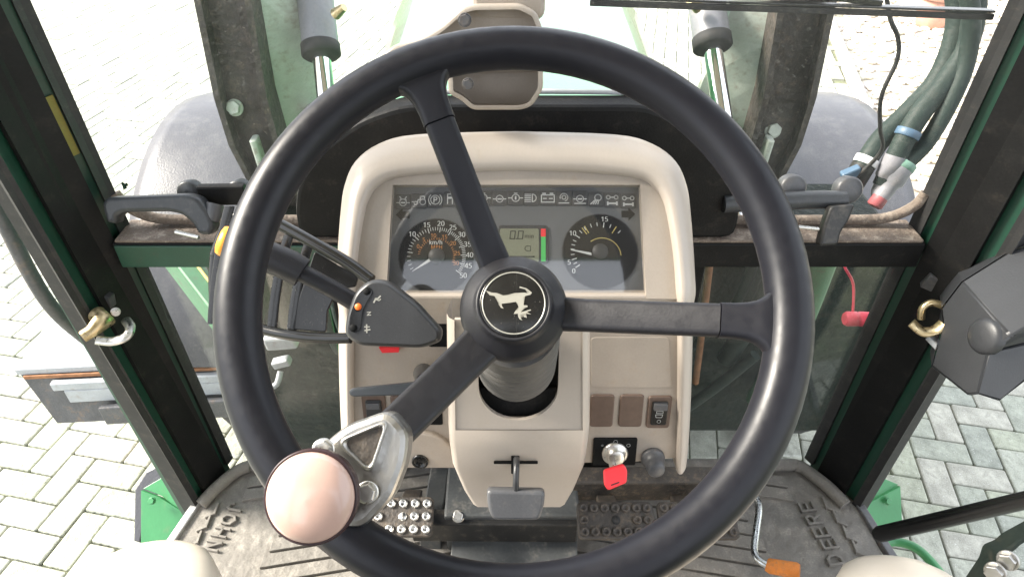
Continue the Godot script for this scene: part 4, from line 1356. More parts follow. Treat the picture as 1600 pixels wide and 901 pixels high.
	bar(st, Vector3(-0.1311, 0.02, -0.7933), Vector3(-0.1383, 0.02, -0.6428), 0.035, 0.05, Vector3.UP, 0.003)
	obj("side_flange", st, "floor_steel", f)
	bolt(f, Vector3(-0.087, 0.1, -0.6438), Vector3(0, 0.8, 0.5), 0.008)
	st = mb()
	box(st, at(Vector3(0.2055, 0.1, -0.7066)), Vector3(0.30, 0.05, 0.035), 0.004)
	box(st, at(Vector3(0.2188, 0.1, -0.7235)), Vector3(0.34, 0.02, 0.02), 0.004)
	obj("pedal_shaft", st, "pedal_iron", f)
	make_pedal("worn clutch pedal with bright metal studs beside the steering column", [Vector3(-0.2166, 0.1626, -0.6362), Vector3(-0.1232, 0.1626, -0.6362), Vector3(-0.1197, 0.1411, -0.5814), Vector3(-0.2104, 0.1411, -0.5814)], 5, "zinc", true)
	make_pedal("dusty dark brake pedal nearer the column pedestal", [Vector3(0.1004, 0.1743, -0.62), Vector3(0.2164, 0.1743, -0.62), Vector3(0.2101, 0.1562, -0.5677), Vector3(0.0975, 0.1562, -0.5677)], 7, "pedal_iron", false)
	make_pedal("dusty dark brake pedal farther from the column pedestal", [Vector3(0.2242, 0.1743, -0.62), Vector3(0.3431, 0.1743, -0.62), Vector3(0.3332, 0.1562, -0.5677), Vector3(0.2177, 0.1562, -0.5677)], 7, "pedal_iron", false)
	# bent rod lever with a worn orange grip
	var r := thing("hand_throttle", "bent chrome rod lever with a worn orange grip above the mat", "lever")
	st = mb()
	tube(st, smooth_path([Vector3(0.3402, 0.1088, -0.645), Vector3(0.3593, 0.1502, -0.652), Vector3(0.3735, 0.1665, -0.6393), Vector3(0.3762, 0.1674, -0.6146), Vector3(0.3616, 0.1651, -0.5747), Vector3(0.3481, 0.1703, -0.5407), Vector3(0.3491, 0.1734, -0.5241), Vector3(0.3616, 0.1749, -0.5126)], 6), 0.0052, 12)
	obj("rod", st, "chrome_worn", r)
	st = mb()
	tube(st, [Vector3(0.357, 0.1758, -0.5159), Vector3(0.3607, 0.1763, -0.5137), Vector3(0.3941, 0.1808, -0.5045), Vector3(0.3977, 0.182, -0.5029)], [0.0085, 0.0105, 0.011, 0.009], 16)
	obj("grip", st, "orange_worn", r)
	# beige wheel arch trim at both lower corners
	for side in [-1, 1]:
		var apex := Vector3(-0.4587, 0.2349, -0.515) if side < 0 else Vector3(0.4932, 0.2192, -0.5028)
		st = mb()
		var rings := []
		for i in 13:
			var t = i / 12.0
			var R := PackedVector3Array()
			var k = sin(t * PI / 2)
			var wv = lerp(0.006, 0.15, pow(k, 0.8))
			var zz = apex.z + 0.45 * (1.0 - cos(t * PI / 2))
			for j in 21:
				var a = PI * (j / 20.0)
				R.append(Vector3(apex.x + cos(a) * wv, apex.y - 0.008 + 0.045 * k + sin(a) * lerp(0.004, 0.07, k) - (0.30 if j == 0 or j == 20 else 0.0), zz))
			rings.append(R)
		loft(st, rings, false, 1)
		tag(obj("wheel_arch_trim", st, "cream"), "rounded beige wheel arch trim beside the aluminium sill strip" if side < 0 else "rounded beige wheel arch trim beside the black door strut", "trim")

# a flat many-sided panel with thickness and softened edges
func slab(st, pts: Array, thick: float):
	var c := Vector3.ZERO
	for p in pts: c += p
	c /= pts.size()
	var n := Vector3.ZERO
	for i in pts.size(): n += (pts[i] - c).cross(pts[(i + 1) % pts.size()] - c)
	n = n.normalized()
	if n.z + n.y < 0: n = -n
	var r0 := PackedVector3Array()
	var r1 := PackedVector3Array()
	var r2 := PackedVector3Array()
	for p in pts:
		var d = (c - p).normalized()
		r0.append(p - n * thick); r1.append(p - n * 0.0022); r2.append(p + d * 0.003)
	loft(st, [r0, r1, r2], true, 2, 1)

func raised_letter(st, T: Transform3D, ch: String, size: float):
	var S := {
		"D": [[Vector2(-0.3, -0.5), Vector2(-0.3, 0.5), Vector2(0.1, 0.45), Vector2(0.33, 0.2), Vector2(0.33, -0.2), Vector2(0.1, -0.45), Vector2(-0.3, -0.5)]],
		"E": [[Vector2(0.3, 0.5), Vector2(-0.3, 0.5), Vector2(-0.3, -0.5), Vector2(0.3, -0.5)], [Vector2(-0.3, 0.0), Vector2(0.2, 0.0)]],
		"R": [[Vector2(-0.3, -0.5), Vector2(-0.3, 0.5), Vector2(0.2, 0.5), Vector2(0.32, 0.27), Vector2(0.2, 0.03), Vector2(-0.3, 0.03)], [Vector2(0.05, 0.03), Vector2(0.32, -0.5)]],
		"J": [[Vector2(0.2, 0.5), Vector2(0.2, -0.3), Vector2(0.05, -0.5), Vector2(-0.2, -0.45), Vector2(-0.27, -0.25)]],
		"O": [[Vector2(0.0, 0.5), Vector2(0.3, 0.3), Vector2(0.35, 0.0), Vector2(0.3, -0.3), Vector2(0.0, -0.5), Vector2(-0.3, -0.3), Vector2(-0.35, 0.0), Vector2(-0.3, 0.3), Vector2(0.0, 0.5)]],
		"H": [[Vector2(-0.3, -0.5), Vector2(-0.3, 0.5)], [Vector2(0.3, -0.5), Vector2(0.3, 0.5)], [Vector2(-0.3, 0.0), Vector2(0.3, 0.0)]],
		"N": [[Vector2(-0.3, -0.5), Vector2(-0.3, 0.5), Vector2(0.3, -0.5), Vector2(0.3, 0.5)]]}
	for line in S[ch]:
		var pts := []
		for p in line: pts.append(p * size)
		stroke_solid(st, T, pts, size * 0.16, 0.0035)

func stroke_solid(st, T: Transform3D, pts: Array, w: float, h: float):
	for i in pts.size() - 1:
		var a = pts[i]
		var b = pts[i + 1]
		var t = (b - a).normalized() * w / 2
		var n = Vector2(-t.y, t.x)
		prism(st, T, [a - t + n, b + t + n, b + t - n, a - t - n], -0.004, h - 0.0001 * i, 0.0008)

func make_pedal(label: String, q: Array, cols: int, stud: String, open: bool):
	var p := thing("foot_pedal", label, "pedal", Transform3D(), "foot pedals under the dashboard")
	var x = (q[1] - q[0]).normalized()
	var y0 = (q[0] - q[3])
	var z = x.cross(y0).normalized()
	var y = z.cross(x)
	var T := Transform3D(Basis(x, y, z), (q[0] + q[1] + q[2] + q[3]) / 4)
	var w = q[0].distance_to(q[1])
	var h = y0.length()
	var st := mb()
	prism(st, T, rrect(w, h, 0.008, 4), -0.01, 0.0, 0.003, true)
	var plate := obj("plate", st, "pedal_iron", p)
	st = mb()
	lathe(st, T * at(Vector3(0, 0, 0)), [Vector2(0.007, -0.001), Vector2(0.006, 0.002), Vector2(0.001, 0.0025)], 14)
	obj("centre_stud", st, stud if open else "rubber", plate)
	for r in 3:
		for c in cols:
			if r == 1 and c > 0 and c < cols - 2: continue
			var o = Vector3((float(c) / (cols - 1) - 0.5) * (w - 0.02), (1 - r) * (h / 2 - 0.0105), 0)
			st = mb()
			lathe(st, T * at(o), [Vector2(0.0068, -0.001), Vector2(0.0068, 0.0035), Vector2(0.0056, 0.0046), Vector2(0.0032, 0.0046), Vector2(0.0028, 0.002), Vector2(0.0005, 0.002)], 14)
			obj("stud", st, stud, plate)
	# lever arm up to the pivot under the dashboard
	st = mb()
	bar(st, T * Vector3(0, 0, -0.008), T * Vector3(0, 0.06, -0.10), 0.03, 0.012, Vector3.UP, 0.002)
	obj("arm", st, "pedal_iron", p)

# ---------------------------------------------------------------- fittings on the frame
func make_fittings():
	var st := mb()
	# beige wiper motor cover on the windscreen
	var mc := thing("wiper_motor_cover", "beige moulded wiper motor cover bolted behind the windscreen", "motor cover")
	var T := Transform3D(tilt(14), Vector3(-0.018, 0.7725, -0.7447))
	prism(st, T, rounded([Vector2(-0.0548, 0.0202), Vector2(-0.0397, 0.0289), Vector2(0.0527, 0.0318), Vector2(0.0534, -0), Vector2(0.0411, -0.0188), Vector2(0.0289, -0.0231), Vector2(-0.0281, -0.0231), Vector2(-0.0411, -0.0115), Vector2(-0.0541, -0.0058)], 0.006, 4), -0.05, 0.0, 0.006, false, 1)
	var lo := obj("lower_cover", st, "beige", mc)
	bolt(lo, Vector3(-0.0495, 0.7795, -0.7439), tilt(14) * Vector3(0, 0, 1), 0.0052, "steel_dark")
	st = mb()
	var T2 := Transform3D(tilt(14), Vector3(-0.0218, 0.8278, -0.7943))
	prism(st, T2, rounded([Vector2(-0.1293, -0.0436), Vector2(-0.1293, -0.032), Vector2(-0.1162, -0.0218), Vector2(-0.0872, -0.016), Vector2(-0.061, -0.0015), Vector2(-0.0349, 0.0189), Vector2(-0.0218, 0.0225), Vector2(0.0305, 0.0232), Vector2(0.0494, 0.0145), Vector2(0.0567, -0.0029), Vector2(0.0567, -0.0508), Vector2(-0.0508, -0.0523)], 0.006, 4), -0.035, 0.0, 0.006, false, 1)
	var up := obj("upper_cover", st, "beige", mc)
	bolt(up, Vector3(-0.0533, 0.8351, -0.7911), tilt(14) * Vector3(0, 0, 1), 0.006, "steel_dark")
	st = mb()
	prism(st, Transform3D(tilt(14), Vector3(-0.0037, 0.8436, -0.8384)), rrect(0.085, 0.10, 0.012, 4, 0.0, 0.028), -0.03, 0.005, 0.005)
	obj("motor_neck", st, "beige", mc)
	# opening handles of the windscreen
	var h := thing("grab_handle", "dark grey windscreen handle on the cross bar beside the yellow sticker pillar", "handle")
	st = mb()
	var A := Transform3D(tilt(25), Vector3(-0.4768, 0.5828, -0.7932))
	prism(st, A, rounded([Vector2(-0.0711, 0.0104), Vector2(-0.0642, 0.0199), Vector2(0.0433, 0.0243), Vector2(0.059, 0.0191), Vector2(0.0711, -0), Vector2(0.0763, -0.0191), Vector2(0.0694, -0.0312), Vector2(0.0537, -0.0295), Vector2(0.0485, -0.0156), Vector2(0.0347, -0.0026), Vector2(0.0173, 0.0009), Vector2(-0.0433, -0), Vector2(-0.0537, -0.0052), Vector2(-0.0555, -0.0156), Vector2(-0.0676, -0.0139)], 0.006, 4), -0.014, 0.014, 0.006, true, 1)
	obj("grip", st, "grey_plastic_dark", h)
	st = mb()
	tube(st, [Vector3(-0.4022, 0.591, -0.7996), Vector3(-0.4057, 0.5794, -0.7906), Vector3(-0.4075, 0.5726, -0.7852)], [0.011, 0.012, 0.009], 16)
	obj("pivot_boss", st, "grey_plastic", h)
	st = mb()
	bar(st, Vector3(-0.4299, 0.593, -0.8202), Vector3(-0.3656, 0.5937, -0.8207), 0.012, 0.03, Vector3.UP, 0.003)
	obj("hinge_plate", st, "trim_black", h)
	for q in [Vector3(-0.4497, 0.5897, -0.8329), Vector3(-0.3801, 0.5904, -0.8334)]:
		st = mb()
		lathe(st, axis(q, Vector3(0, 0.35, 1)), [Vector2(0.017, -0.01), Vector2(0.017, 0.003), Vector2(0.014, 0.007), Vector2(0.004, 0.008)], 24)
		obj("hinge_washer", st, "grey_plastic_dark", h)
	st = mb()
	tube(st, [Vector3(-0.4511, 0.5665, -0.7678), Vector3(-0.4179, 0.5632, -0.7588)], 0.0028, 8)
	obj("spring_pin", st, "zinc", h)
	var hr := thing("grab_handle", "black windscreen handle on the cross bar below the hydraulic hoses", "handle")
	st = mb()
	tube(st, smooth_path([Vector3(0.2861, 0.591, -0.7996), Vector3(0.3294, 0.5924, -0.8007), Vector3(0.3988, 0.5951, -0.8028), Vector3(0.4508, 0.5951, -0.8028)], 4), 0.0135, 16, 0.9)
	obj("grip", st, "grey_plastic_dark", hr)
	for q in [Vector3(0.3859, 0.6006, -0.8262), Vector3(0.4634, 0.5985, -0.8245)]:
		st = mb()
		lathe(st, axis(q, Vector3(0, 0.4, 1)), [Vector2(0.018, -0.012), Vector2(0.0185, 0.004), Vector2(0.015, 0.008), Vector2(0.004, 0.008)], 24)
		obj("hinge_washer", st, "grey_plastic", hr)
	st = mb()
	prism(st, Transform3D(tilt(25), Vector3(0.4373, 0.5746, -0.7741)), rounded([Vector2(-0.0154, 0.024), Vector2(0.0172, 0.0274), Vector2(0.0103, 0.0043), Vector2(0.0017, -0.0103), Vector2(0, -0.0274), Vector2(-0.0257, -0.0292), Vector2(-0.0223, -0.0017)], 0.005, 3), -0.01, 0.008, 0.004, true, 1)
	obj("latch_arm", st, "black_plastic", hr)
	st = mb()
	tube(st, [Vector3(0.3854, 0.5702, -0.7745), Vector3(0.4116, 0.5692, -0.7699)], 0.0026, 8)
	obj("spring_pin", st, "zinc", hr)
	# door strikers on the pillars
	var s := thing("door_striker", "looped steel door striker on the pillar above the green step bracket", "striker")
	st = mb()
	tube(st, smooth_path([Vector3(-0.5548, 0.4308, -0.7443), Vector3(-0.5399, 0.4321, -0.7262), Vector3(-0.5406, 0.4288, -0.7109), Vector3(-0.5565, 0.4272, -0.7034), Vector3(-0.5757, 0.432, -0.7008)], 5), 0.007, 12, 0.6)
	obj("loop", st, "zinc", s)
	st = mb()
	tube(st, [Vector3(-0.5879, 0.4477, -0.7384), Vector3(-0.574, 0.4439, -0.7291), Vector3(-0.5828, 0.4411, -0.7079), Vector3(-0.592, 0.4389, -0.6998)], [0.012, 0.014, 0.009, 0.0085], 16)
	obj("pin", st, "brass", s)
	st = mb()
	bar(st, Vector3(-0.6139, 0.4581, -0.7719), Vector3(-0.576, 0.4494, -0.7651), 0.012, 0.022, Vector3.UP, 0.002)
	obj("striker_plate", st, "grey_plastic_dark", s)
	bolt(s, Vector3(-0.5607, 0.4499, -0.7401), Vector3(0.5, 0.3, 1), 0.005)
	var s2 := thing("door_striker", "looped brass door striker beside the dark grey side housing", "striker")
	st = mb()
	tube(st, smooth_path([Vector3(0.5506, 0.4541, -0.7117), Vector3(0.5626, 0.4477, -0.7004), Vector3(0.577, 0.4524, -0.6977), Vector3(0.5852, 0.4633, -0.6998)], 5), 0.009, 12, 0.5)
	tube(st, smooth_path([Vector3(0.5758, 0.4453, -0.7302), Vector3(0.5746, 0.4598, -0.7352), Vector3(0.5841, 0.4693, -0.7363), Vector3(0.5987, 0.469, -0.7297)], 5), 0.0055, 12, 0.9)
	obj("loop", st, "brass", s2)
	st = mb()
	bar(st, Vector3(0.5994, 0.4711, -0.7884), Vector3(0.6296, 0.4625, -0.7753), 0.012, 0.024, Vector3.UP, 0.002)
	obj("striker_plate", st, "steel_dark", s2)
	st = mb()
	bar(st, Vector3(0.5744, 0.4396, -0.7003), Vector3(0.5875, 0.4305, -0.6805), 0.012, 0.008, Vector3.UP, 0.002)
	obj("lower_tab", st, "steel_grey", s2)
	# dark grey housing on the right
	var b := thing("side_housing", "bulky dark grey plastic housing on the door side by the brass striker", "housing")
	var top_f := [Vector3(0.593, 0.5229, -0.7147), Vector3(0.6519, 0.5654, -0.7302), Vector3(0.7138, 0.603, -0.7091), Vector3(0.6832, 0.5686, -0.6362), Vector3(0.6067, 0.5139, -0.6188)]
	var front_f := [Vector3(0.593, 0.5229, -0.7147), Vector3(0.6067, 0.5139, -0.6188), Vector3(0.5969, 0.4809, -0.6246), Vector3(0.5885, 0.4333, -0.5987), Vector3(0.5848, 0.4236, -0.6056), Vector3(0.5718, 0.414, -0.6677), Vector3(0.5811, 0.4666, -0.696), Vector3(0.5821, 0.4808, -0.7126)]
	var low_f := [Vector3(0.5969, 0.4809, -0.6246), Vector3(0.6386, 0.4933, -0.6276), Vector3(0.7085, 0.519, -0.6355), Vector3(0.7156, 0.4678, -0.6061), Vector3(0.6466, 0.4536, -0.6046), Vector3(0.6162, 0.427, -0.5925), Vector3(0.5885, 0.4333, -0.5987)]
	var edge_f := [Vector3(0.6067, 0.5139, -0.6188), Vector3(0.6832, 0.5686, -0.6362), Vector3(0.7085, 0.519, -0.6355), Vector3(0.6386, 0.4933, -0.6276), Vector3(0.5969, 0.4809, -0.6246)]
	for q in [["top_facet", top_f, "housing_plastic"], ["front_facet", front_f, "housing_plastic"], ["lower_facet", low_f, "housing_plastic"], ["corner_facet", edge_f, "housing_plastic"]]:
		st = mb()
		slab(st, q[1], 0.006)
		obj(q[0], st, q[2], b)
	st = mb()
	st.set_smooth_group(-1)
	var rim_ := [front_f[7], front_f[0], top_f[1], top_f[2], low_f[3], low_f[4], low_f[5], front_f[3], front_f[4], front_f[5], front_f[6]]
	for i in rim_.size():
		var u0: Vector3 = rim_[i]
		var u1: Vector3 = rim_[(i + 1) % rim_.size()]
		quad(st, u0, u1, u1 + Vector3(0.03, -0.02, -0.05), u0 + Vector3(0.03, -0.02, -0.05))
	obj("back_shell", st, "housing_plastic", b)
	st = mb()
	var fc = (front_f[1] * 1.3 + front_f[2] + front_f[0] * 0.5 + front_f[5] * 0.4) / 3.2
	var fn = (front_f[1] - front_f[0]).cross(front_f[5] - front_f[0]).normalized()
	if fn.z < 0: fn = -fn
	lathe(st, axis(fc, fn), [Vector2(0.024, -0.006), Vector2(0.0225, 0.002), Vector2(0.018, 0.005), Vector2(0.01, 0.0065), Vector2(0.001, 0.007)], 28)
	obj("round_boss", st, "housing_plastic", b)
	# door gas strut, clamp with bolts, green pipe
	st = mb()
	tube(st, [Vector3(0.5941, 0.0616, -0.6334), Vector3(0.6019, 0.0677, -0.6319), Vector3(0.65, 0.1712, -0.5922), Vector3(0.701, 0.3206, -0.5312)], [0.008, 0.013, 0.0125, 0.0115], 16)
	tag(obj("door_strut", st, "black_gloss_smooth"), "black round strut running out over the brick paving", "strut")
	var cl := thing("bolted_clamp", "dark cast clamp with two hex bolts in front of the brick paving", "clamp")
	st = mb()
	prism(st, Transform3D(tilt(38), Vector3(0.5591, 0.3554, -0.4062)), rounded([Vector2(-0.0449, -0.0321), Vector2(-0.0207, 0.0043), Vector2(-0.0164, 0.0185), Vector2(-0.0021, 0.0242), Vector2(0.005, 0.0313), Vector2(0.0392, 0.0499), Vector2(0.0605, -0.0499)], 0.004, 3), -0.03, 0.0, 0.004, true)
	obj("casting", st, "engine_dark", cl)
	bolt(cl, Vector3(0.5314, 0.3632, -0.3995), Vector3(-0.8, 0.3, 0.55), 0.0085, "steel")
	bolt(cl, Vector3(0.5455, 0.3731, -0.4073), Vector3(-0.8, 0.3, 0.55), 0.0085, "steel")
	st = mb()
	tube(st, smooth_path([Vector3(0.7042, -0.1139, -0.7247), Vector3(0.731, -0.1101, -0.7277), Vector3(0.7582, -0.1014, -0.7092), Vector3(0.7755, -0.1007, -0.6716), Vector3(0.7889, -0.1086, -0.6274)], 6), 0.0085, 12)
	tag(obj("green_pipe", st, "bright_green"), "bent green pipe running below the black strut", "pipe")
	# step brackets below the sill, both sides
	for side in [-1, 1]:
		var g := thing("step_bracket", "green folded step bracket with bolts in front of a black mudflap" if side < 0 else "green folded step bracket at the end of the black strut", "bracket")
		st = mb()
		var GT := Transform3D(tilt(50), Vector3(-0.732, -0.1603, -0.8408) if side < 0 else Vector3(0.7586, -0.1708, -0.8326))
		var o1: Array = [Vector2(-0.0399, 0.0346), Vector2(0.024, 0.0732), Vector2(0.0426, 0.0599), Vector2(0.0692, 0.0106), Vector2(0.0466, -0.0133), Vector2(0, 0.02)] if side < 0 else [Vector2(-0.0599, 0.0333), Vector2(-0.0053, 0.0799), Vector2(0.0519, 0.0559), Vector2(0.0399, 0.0399), Vector2(-0.0333, 0.0133)]
		var o2: Array = [Vector2(-0.0399, 0.0319), Vector2(0, 0.0173), Vector2(0.0532, -0.0133), Vector2(0.016, -0.0799), Vector2(-0.0346, -0.0799)] if side < 0 else [Vector2(-0.0333, 0.012), Vector2(0.0506, 0.0532), Vector2(0.0506, -0.0399), Vector2(0.0067, -0.0665), Vector2(-0.0266, -0.0399)]
		prism(st, GT, o1, -0.006, 0.0, 0.001)
		obj("upper_plate", st, "bright_green", g)
		st = mb()
		prism(st, Transform3D(tilt(50) * Basis(Vector3.RIGHT, 0.12), GT.origin), o2, -0.006, 0.004, 0.001)
		obj("lower_plate", st, "bright_green", g)
		if side < 0:
			bolt(g, Vector3(-0.6991, -0.1048, -0.8715), tilt(50) * Vector3(0, 0, 1), 0.006)
			bolt(g, Vector3(-0.6797, -0.1274, -0.8411), tilt(50) * Vector3(0, 0, 1), 0.0085)
			bolt(g, Vector3(-0.7387, -0.1347, -0.8354), tilt(50) * Vector3(0, 0, 1), 0.006, "bright_green")
			st = mb()
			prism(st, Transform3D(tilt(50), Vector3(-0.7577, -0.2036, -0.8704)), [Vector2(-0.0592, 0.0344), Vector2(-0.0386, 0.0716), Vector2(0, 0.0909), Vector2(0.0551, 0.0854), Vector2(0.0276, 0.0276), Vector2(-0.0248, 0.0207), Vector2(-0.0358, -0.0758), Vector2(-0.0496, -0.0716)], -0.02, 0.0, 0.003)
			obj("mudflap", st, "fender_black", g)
		else:
			bolt(g, Vector3(0.777, -0.1443, -0.8406), tilt(50) * Vector3(0, 0, 1), 0.006, "bright_green")
	# grab rail outside the left door
	st = mb()
	tube(st, smooth_path([Vector3(-0.7, 0.6831, -0.7999), Vector3(-0.7, 0.5748, -0.7979), Vector3(-0.7, 0.4796, -0.7941), Vector3(-0.7, 0.4054, -0.8008), Vector3(-0.7, 0.3303, -0.8263), Vector3(-0.7, 0.1964, -0.8841), Vector3(-0.7, 0.1186, -0.9195)], 6), 0.0105, 14)
	tag(obj("grab_rail", st, "steel_dark"), "bent dark tube grab rail outside the striker pillar", "rail")
	# steel tool box on the chassis
	var bx := thing("chassis_box", "dark steel chassis box with a flat light grey top and chrome bolt", "box")
	var y0 := -0.35
	st = mb()
	prism(st, Transform3D(Basis(Vector3.RIGHT, -PI / 2), Vector3(0, y0, 0)), [Vector2(-1.46, 1.43), Vector2(-0.62, 1.49), Vector2(-0.64, 1.74), Vector2(-1.48, 1.68)], -0.02, 0.0, 0.003)
	obj("top_plate", st, "steel_grey", bx)
	st = mb()
	loft(st, [PackedVector3Array([Vector3(-1.455, y0 - 0.02, -1.435), Vector3(-0.62, y0 - 0.02, -1.492), Vector3(-0.62, y0 - 0.02, -1.50), Vector3(-1.455, y0 - 0.02, -1.445)]), PackedVector3Array([Vector3(-1.40, y0 - 0.20, -1.40), Vector3(-0.62, y0 - 0.20, -1.452), Vector3(-0.62, y0 - 0.20, -1.47), Vector3(-1.40, y0 - 0.20, -1.42)])], true, 3, -1)
	obj("side_plate", st, "steel_dark", bx)
	st = mb()
	bar(st, Vector3(-1.36, y0 - 0.05, -1.415), Vector3(-0.62, y0 - 0.05, -1.47), 0.02, 0.03, Vector3.UP, 0.004)
	obj("rail", st, "steel_grey", bx)
	st = mb()
	bar(st, Vector3(-1.33, y0 - 0.09, -1.41), Vector3(-0.62, y0 - 0.09, -1.465), 0.008, 0.05, Vector3.UP, 0.003)
	obj("channel", st, "steel_grey", bx)
	st = mb()
	bar(st, Vector3(-1.44, y0 - 0.026, -1.425), Vector3(-0.62, y0 - 0.026, -1.48), 0.006, 0.012, Vector3.UP, 0.001)
	obj("rust_strip", st, "rust", bx)
	st = mb()
	bar(st, Vector3(-1.24, y0 - 0.155, -1.395), Vector3(-0.7, y0 - 0.155, -1.44), 0.02, 0.075, Vector3.UP, 0.006)
	obj("lower_plate", st, "steel_dark", bx)
	bolt(bx, Vector3(-1.08, y0 - 0.15, -1.395), Vector3(0, 0.4, 1), 0.016, "chrome")

# ---------------------------------------------------------------- in front of the cab
func make_front():
	var st := mb()
	# bonnet
	var rings := []
	for z in [-0.9, -1.0, -1.2, -1.6, -2.1, -2.5, -2.7]:
		var t = (-0.9 - z) / 1.8
		var top = 0.695 - 0.075 * t - (0.12 * pow(max(t - 0.85, 0.0) / 0.15, 2.0) if t > 0.85 else 0.0)
		var hw = 0.25 + 0.05 * min(t * 2.0, 1.0) - 0.05 * max(t - 0.6, 0.0)
		var R := PackedVector3Array()
		for q in [[-1.0, -0.55], [-1.02, -0.3], [-1.0, -0.12], [-0.93, -0.05], [-0.75, -0.015], [-0.4, 0.0], [0.0, 0.004], [0.4, 0.0], [0.75, -0.015], [0.93, -0.05], [1.0, -0.12], [1.02, -0.3], [1.0, -0.55]]:
			R.append(Vector3(q[0] * hw + 0.01, top + q[1], z))
		rings.append(R)
	loft(st, rings, false, 2)
	var bn := thing("bonnet", "glossy green tractor bonnet ahead of the windscreen", "bonnet")
	obj("panel", st, "bonnet_green", bn)
	st = mb()
	box(st, at(Vector3(0.01, 0.66, -0.895)), Vector3(0.5, 0.05, 0.012), 0.003)
	obj("rear_seal", st, "rubber", bn)
	# engine block and frame under it
	var en := thing("engine", "dark grimy engine and gearbox with added boxes that darken the lower windows", "engine")
	st = mb()
	box(st, at(Vector3(0.0, -0.25, -1.75)), Vector3(0.44, 0.9, 1.6), 0.03)
	obj("block", st, "engine_dark", en)
	st = mb()
	box(st, at(Vector3(0.0, -0.55, -1.5)), Vector3(0.62, 0.35, 1.9), 0.03)
	obj("chassis_rail", st, "engine_dark", en)
	for q in [[-0.46, -0.02, -1.3, 0.3, 0.6, 0.42, "engine_dark"], [0.56, 0.01, -1.27, 0.5, 0.54, 0.3, "engine_dark"], [-0.28, 0.1, -1.1, 0.1, 0.3, 0.12, "green_paint"], [-0.3, -0.1, -1.25, 0.12, 0.16, 0.2, "engine_dark"], [0.29, 0.12, -1.12, 0.09, 0.34, 0.1, "engine_dark"], [0.31, -0.15, -1.3, 0.14, 0.2, 0.2, "engine_dark"], [0.27, 0.28, -1.2, 0.05, 0.12, 0.25, "steel_dark"]]:  # the wide ones are added dark boxes standing in for shade
		st = mb()
		box(st, at(Vector3(q[0], q[1], q[2])), Vector3(q[3], q[4], q[5]), 0.012)
		obj("casing_and_shade_box", st, q[6], en)
	for q in [[Vector3(0.33, 0.42, -1.0), Vector3(0.36, 0.2, -1.02), Vector3(0.34, -0.1, -1.1), 0.014, "hose"], [Vector3(0.56, 0.42, -1.0), Vector3(0.57, 0.15, -1.03), Vector3(0.565, -0.1, -1.08), 0.026, "pipe_green"], [Vector3(0.345, 0.42, -0.98), Vector3(0.37, 0.2, -1.0), Vector3(0.39, 0.02, -1.02), 0.007, "rust"], [Vector3(0.3, 0.12, -0.95), Vector3(0.335, -0.1, -1.0), Vector3(0.34, -0.45, -1.05), 0.02, "steel_grey"], [Vector3(0.43, 0.42, -0.97), Vector3(0.48, 0.3, -1.0), Vector3(0.46, 0.05, -1.06), 0.02, "hose"], [Vector3(0.5, 0.1, -1.02), Vector3(0.44, -0.02, -1.04), Vector3(0.36, -0.15, -1.06), 0.012, "hose"], [Vector3(-0.36, 0.3, -1.05), Vector3(-0.38, 0.05, -1.1), Vector3(-0.34, -0.2, -1.2), 0.016, "hose"], [Vector3(-0.32, 0.4, -0.98), Vector3(-0.33, 0.2, -1.0), Vector3(-0.3, -0.05, -1.05), 0.012, "hose"], [Vector3(0.45, 0.4, -1.02), Vector3(0.44, 0.2, -1.05), Vector3(0.36, 0.0, -1.1), 0.01, "hose"]]:
		st = mb()
		tube(st, smooth_path([q[0], q[1], q[2]], 8), q[3], 12)
		obj("pipe", st, q[4], en)
	# green side rail with a yellow line, seen through the left lower window
	st = mb()
	bar(st, Vector3(-0.8275, 0.163, -1.3472), Vector3(-0.6298, 0.0917, -1.1392), 0.05, 0.09, Vector3.UP, 0.006)
	var rail := obj("side_rail", st, "pipe_green", en)
	st = mb()
	bar(st, Vector3(-0.7696, 0.191, -1.3056), Vector3(-0.5816, 0.1243, -1.1012), 0.006, 0.012, Vector3.UP, 0.002)
	obj("yellow_line", st, "ink_yellow", rail)
	# grey clips of the left side line
	st = mb()
	box(st, at(Vector3(-0.4319, 0.2068, -0.9499), Basis(Vector3.BACK, 0.1)), Vector3(0.06, 0.03, 0.03), 0.005)
	box(st, at(Vector3(-0.4386, 0.1597, -0.9385), Basis(Vector3.BACK, 0.3)), Vector3(0.035, 0.016, 0.02), 0.003)
	tube(st, smooth_path([Vector3(-0.463, 0.1213, -0.9085), Vector3(-0.4484, 0.1261, -0.9123), Vector3(-0.441, 0.1453, -0.9273)], 4), 0.006, 8)
	obj("bracket", st, "steel_grey", en)
	# red dust cap on its cord
	var rc := thing("dust_cap", "pinkish red dust cap hanging on a cord behind the lower window", "cap")
	st = mb()
	tube(st, [Vector3(0.5458, 0.3412, -0.8519), Vector3(0.55, 0.3412, -0.8519), Vector3(0.5647, 0.3412, -0.8519), Vector3(0.5679, 0.3412, -0.8519), Vector3(0.57, 0.3412, -0.8519), Vector3(0.5857, 0.3403, -0.8512)], [0.010, 0.0125, 0.0125, 0.0105, 0.0125, 0.0125], 18)
	obj("cap", st, "red_cap", rc)
	st = mb()
	tube(st, smooth_path([Vector3(0.5278, 0.4354, -0.9001), Vector3(0.5381, 0.4176, -0.8862), Vector3(0.5555, 0.3911, -0.8782), Vector3(0.5595, 0.3478, -0.857)], 5), 0.0022, 8)
	obj("cord", st, "red_cap", rc)
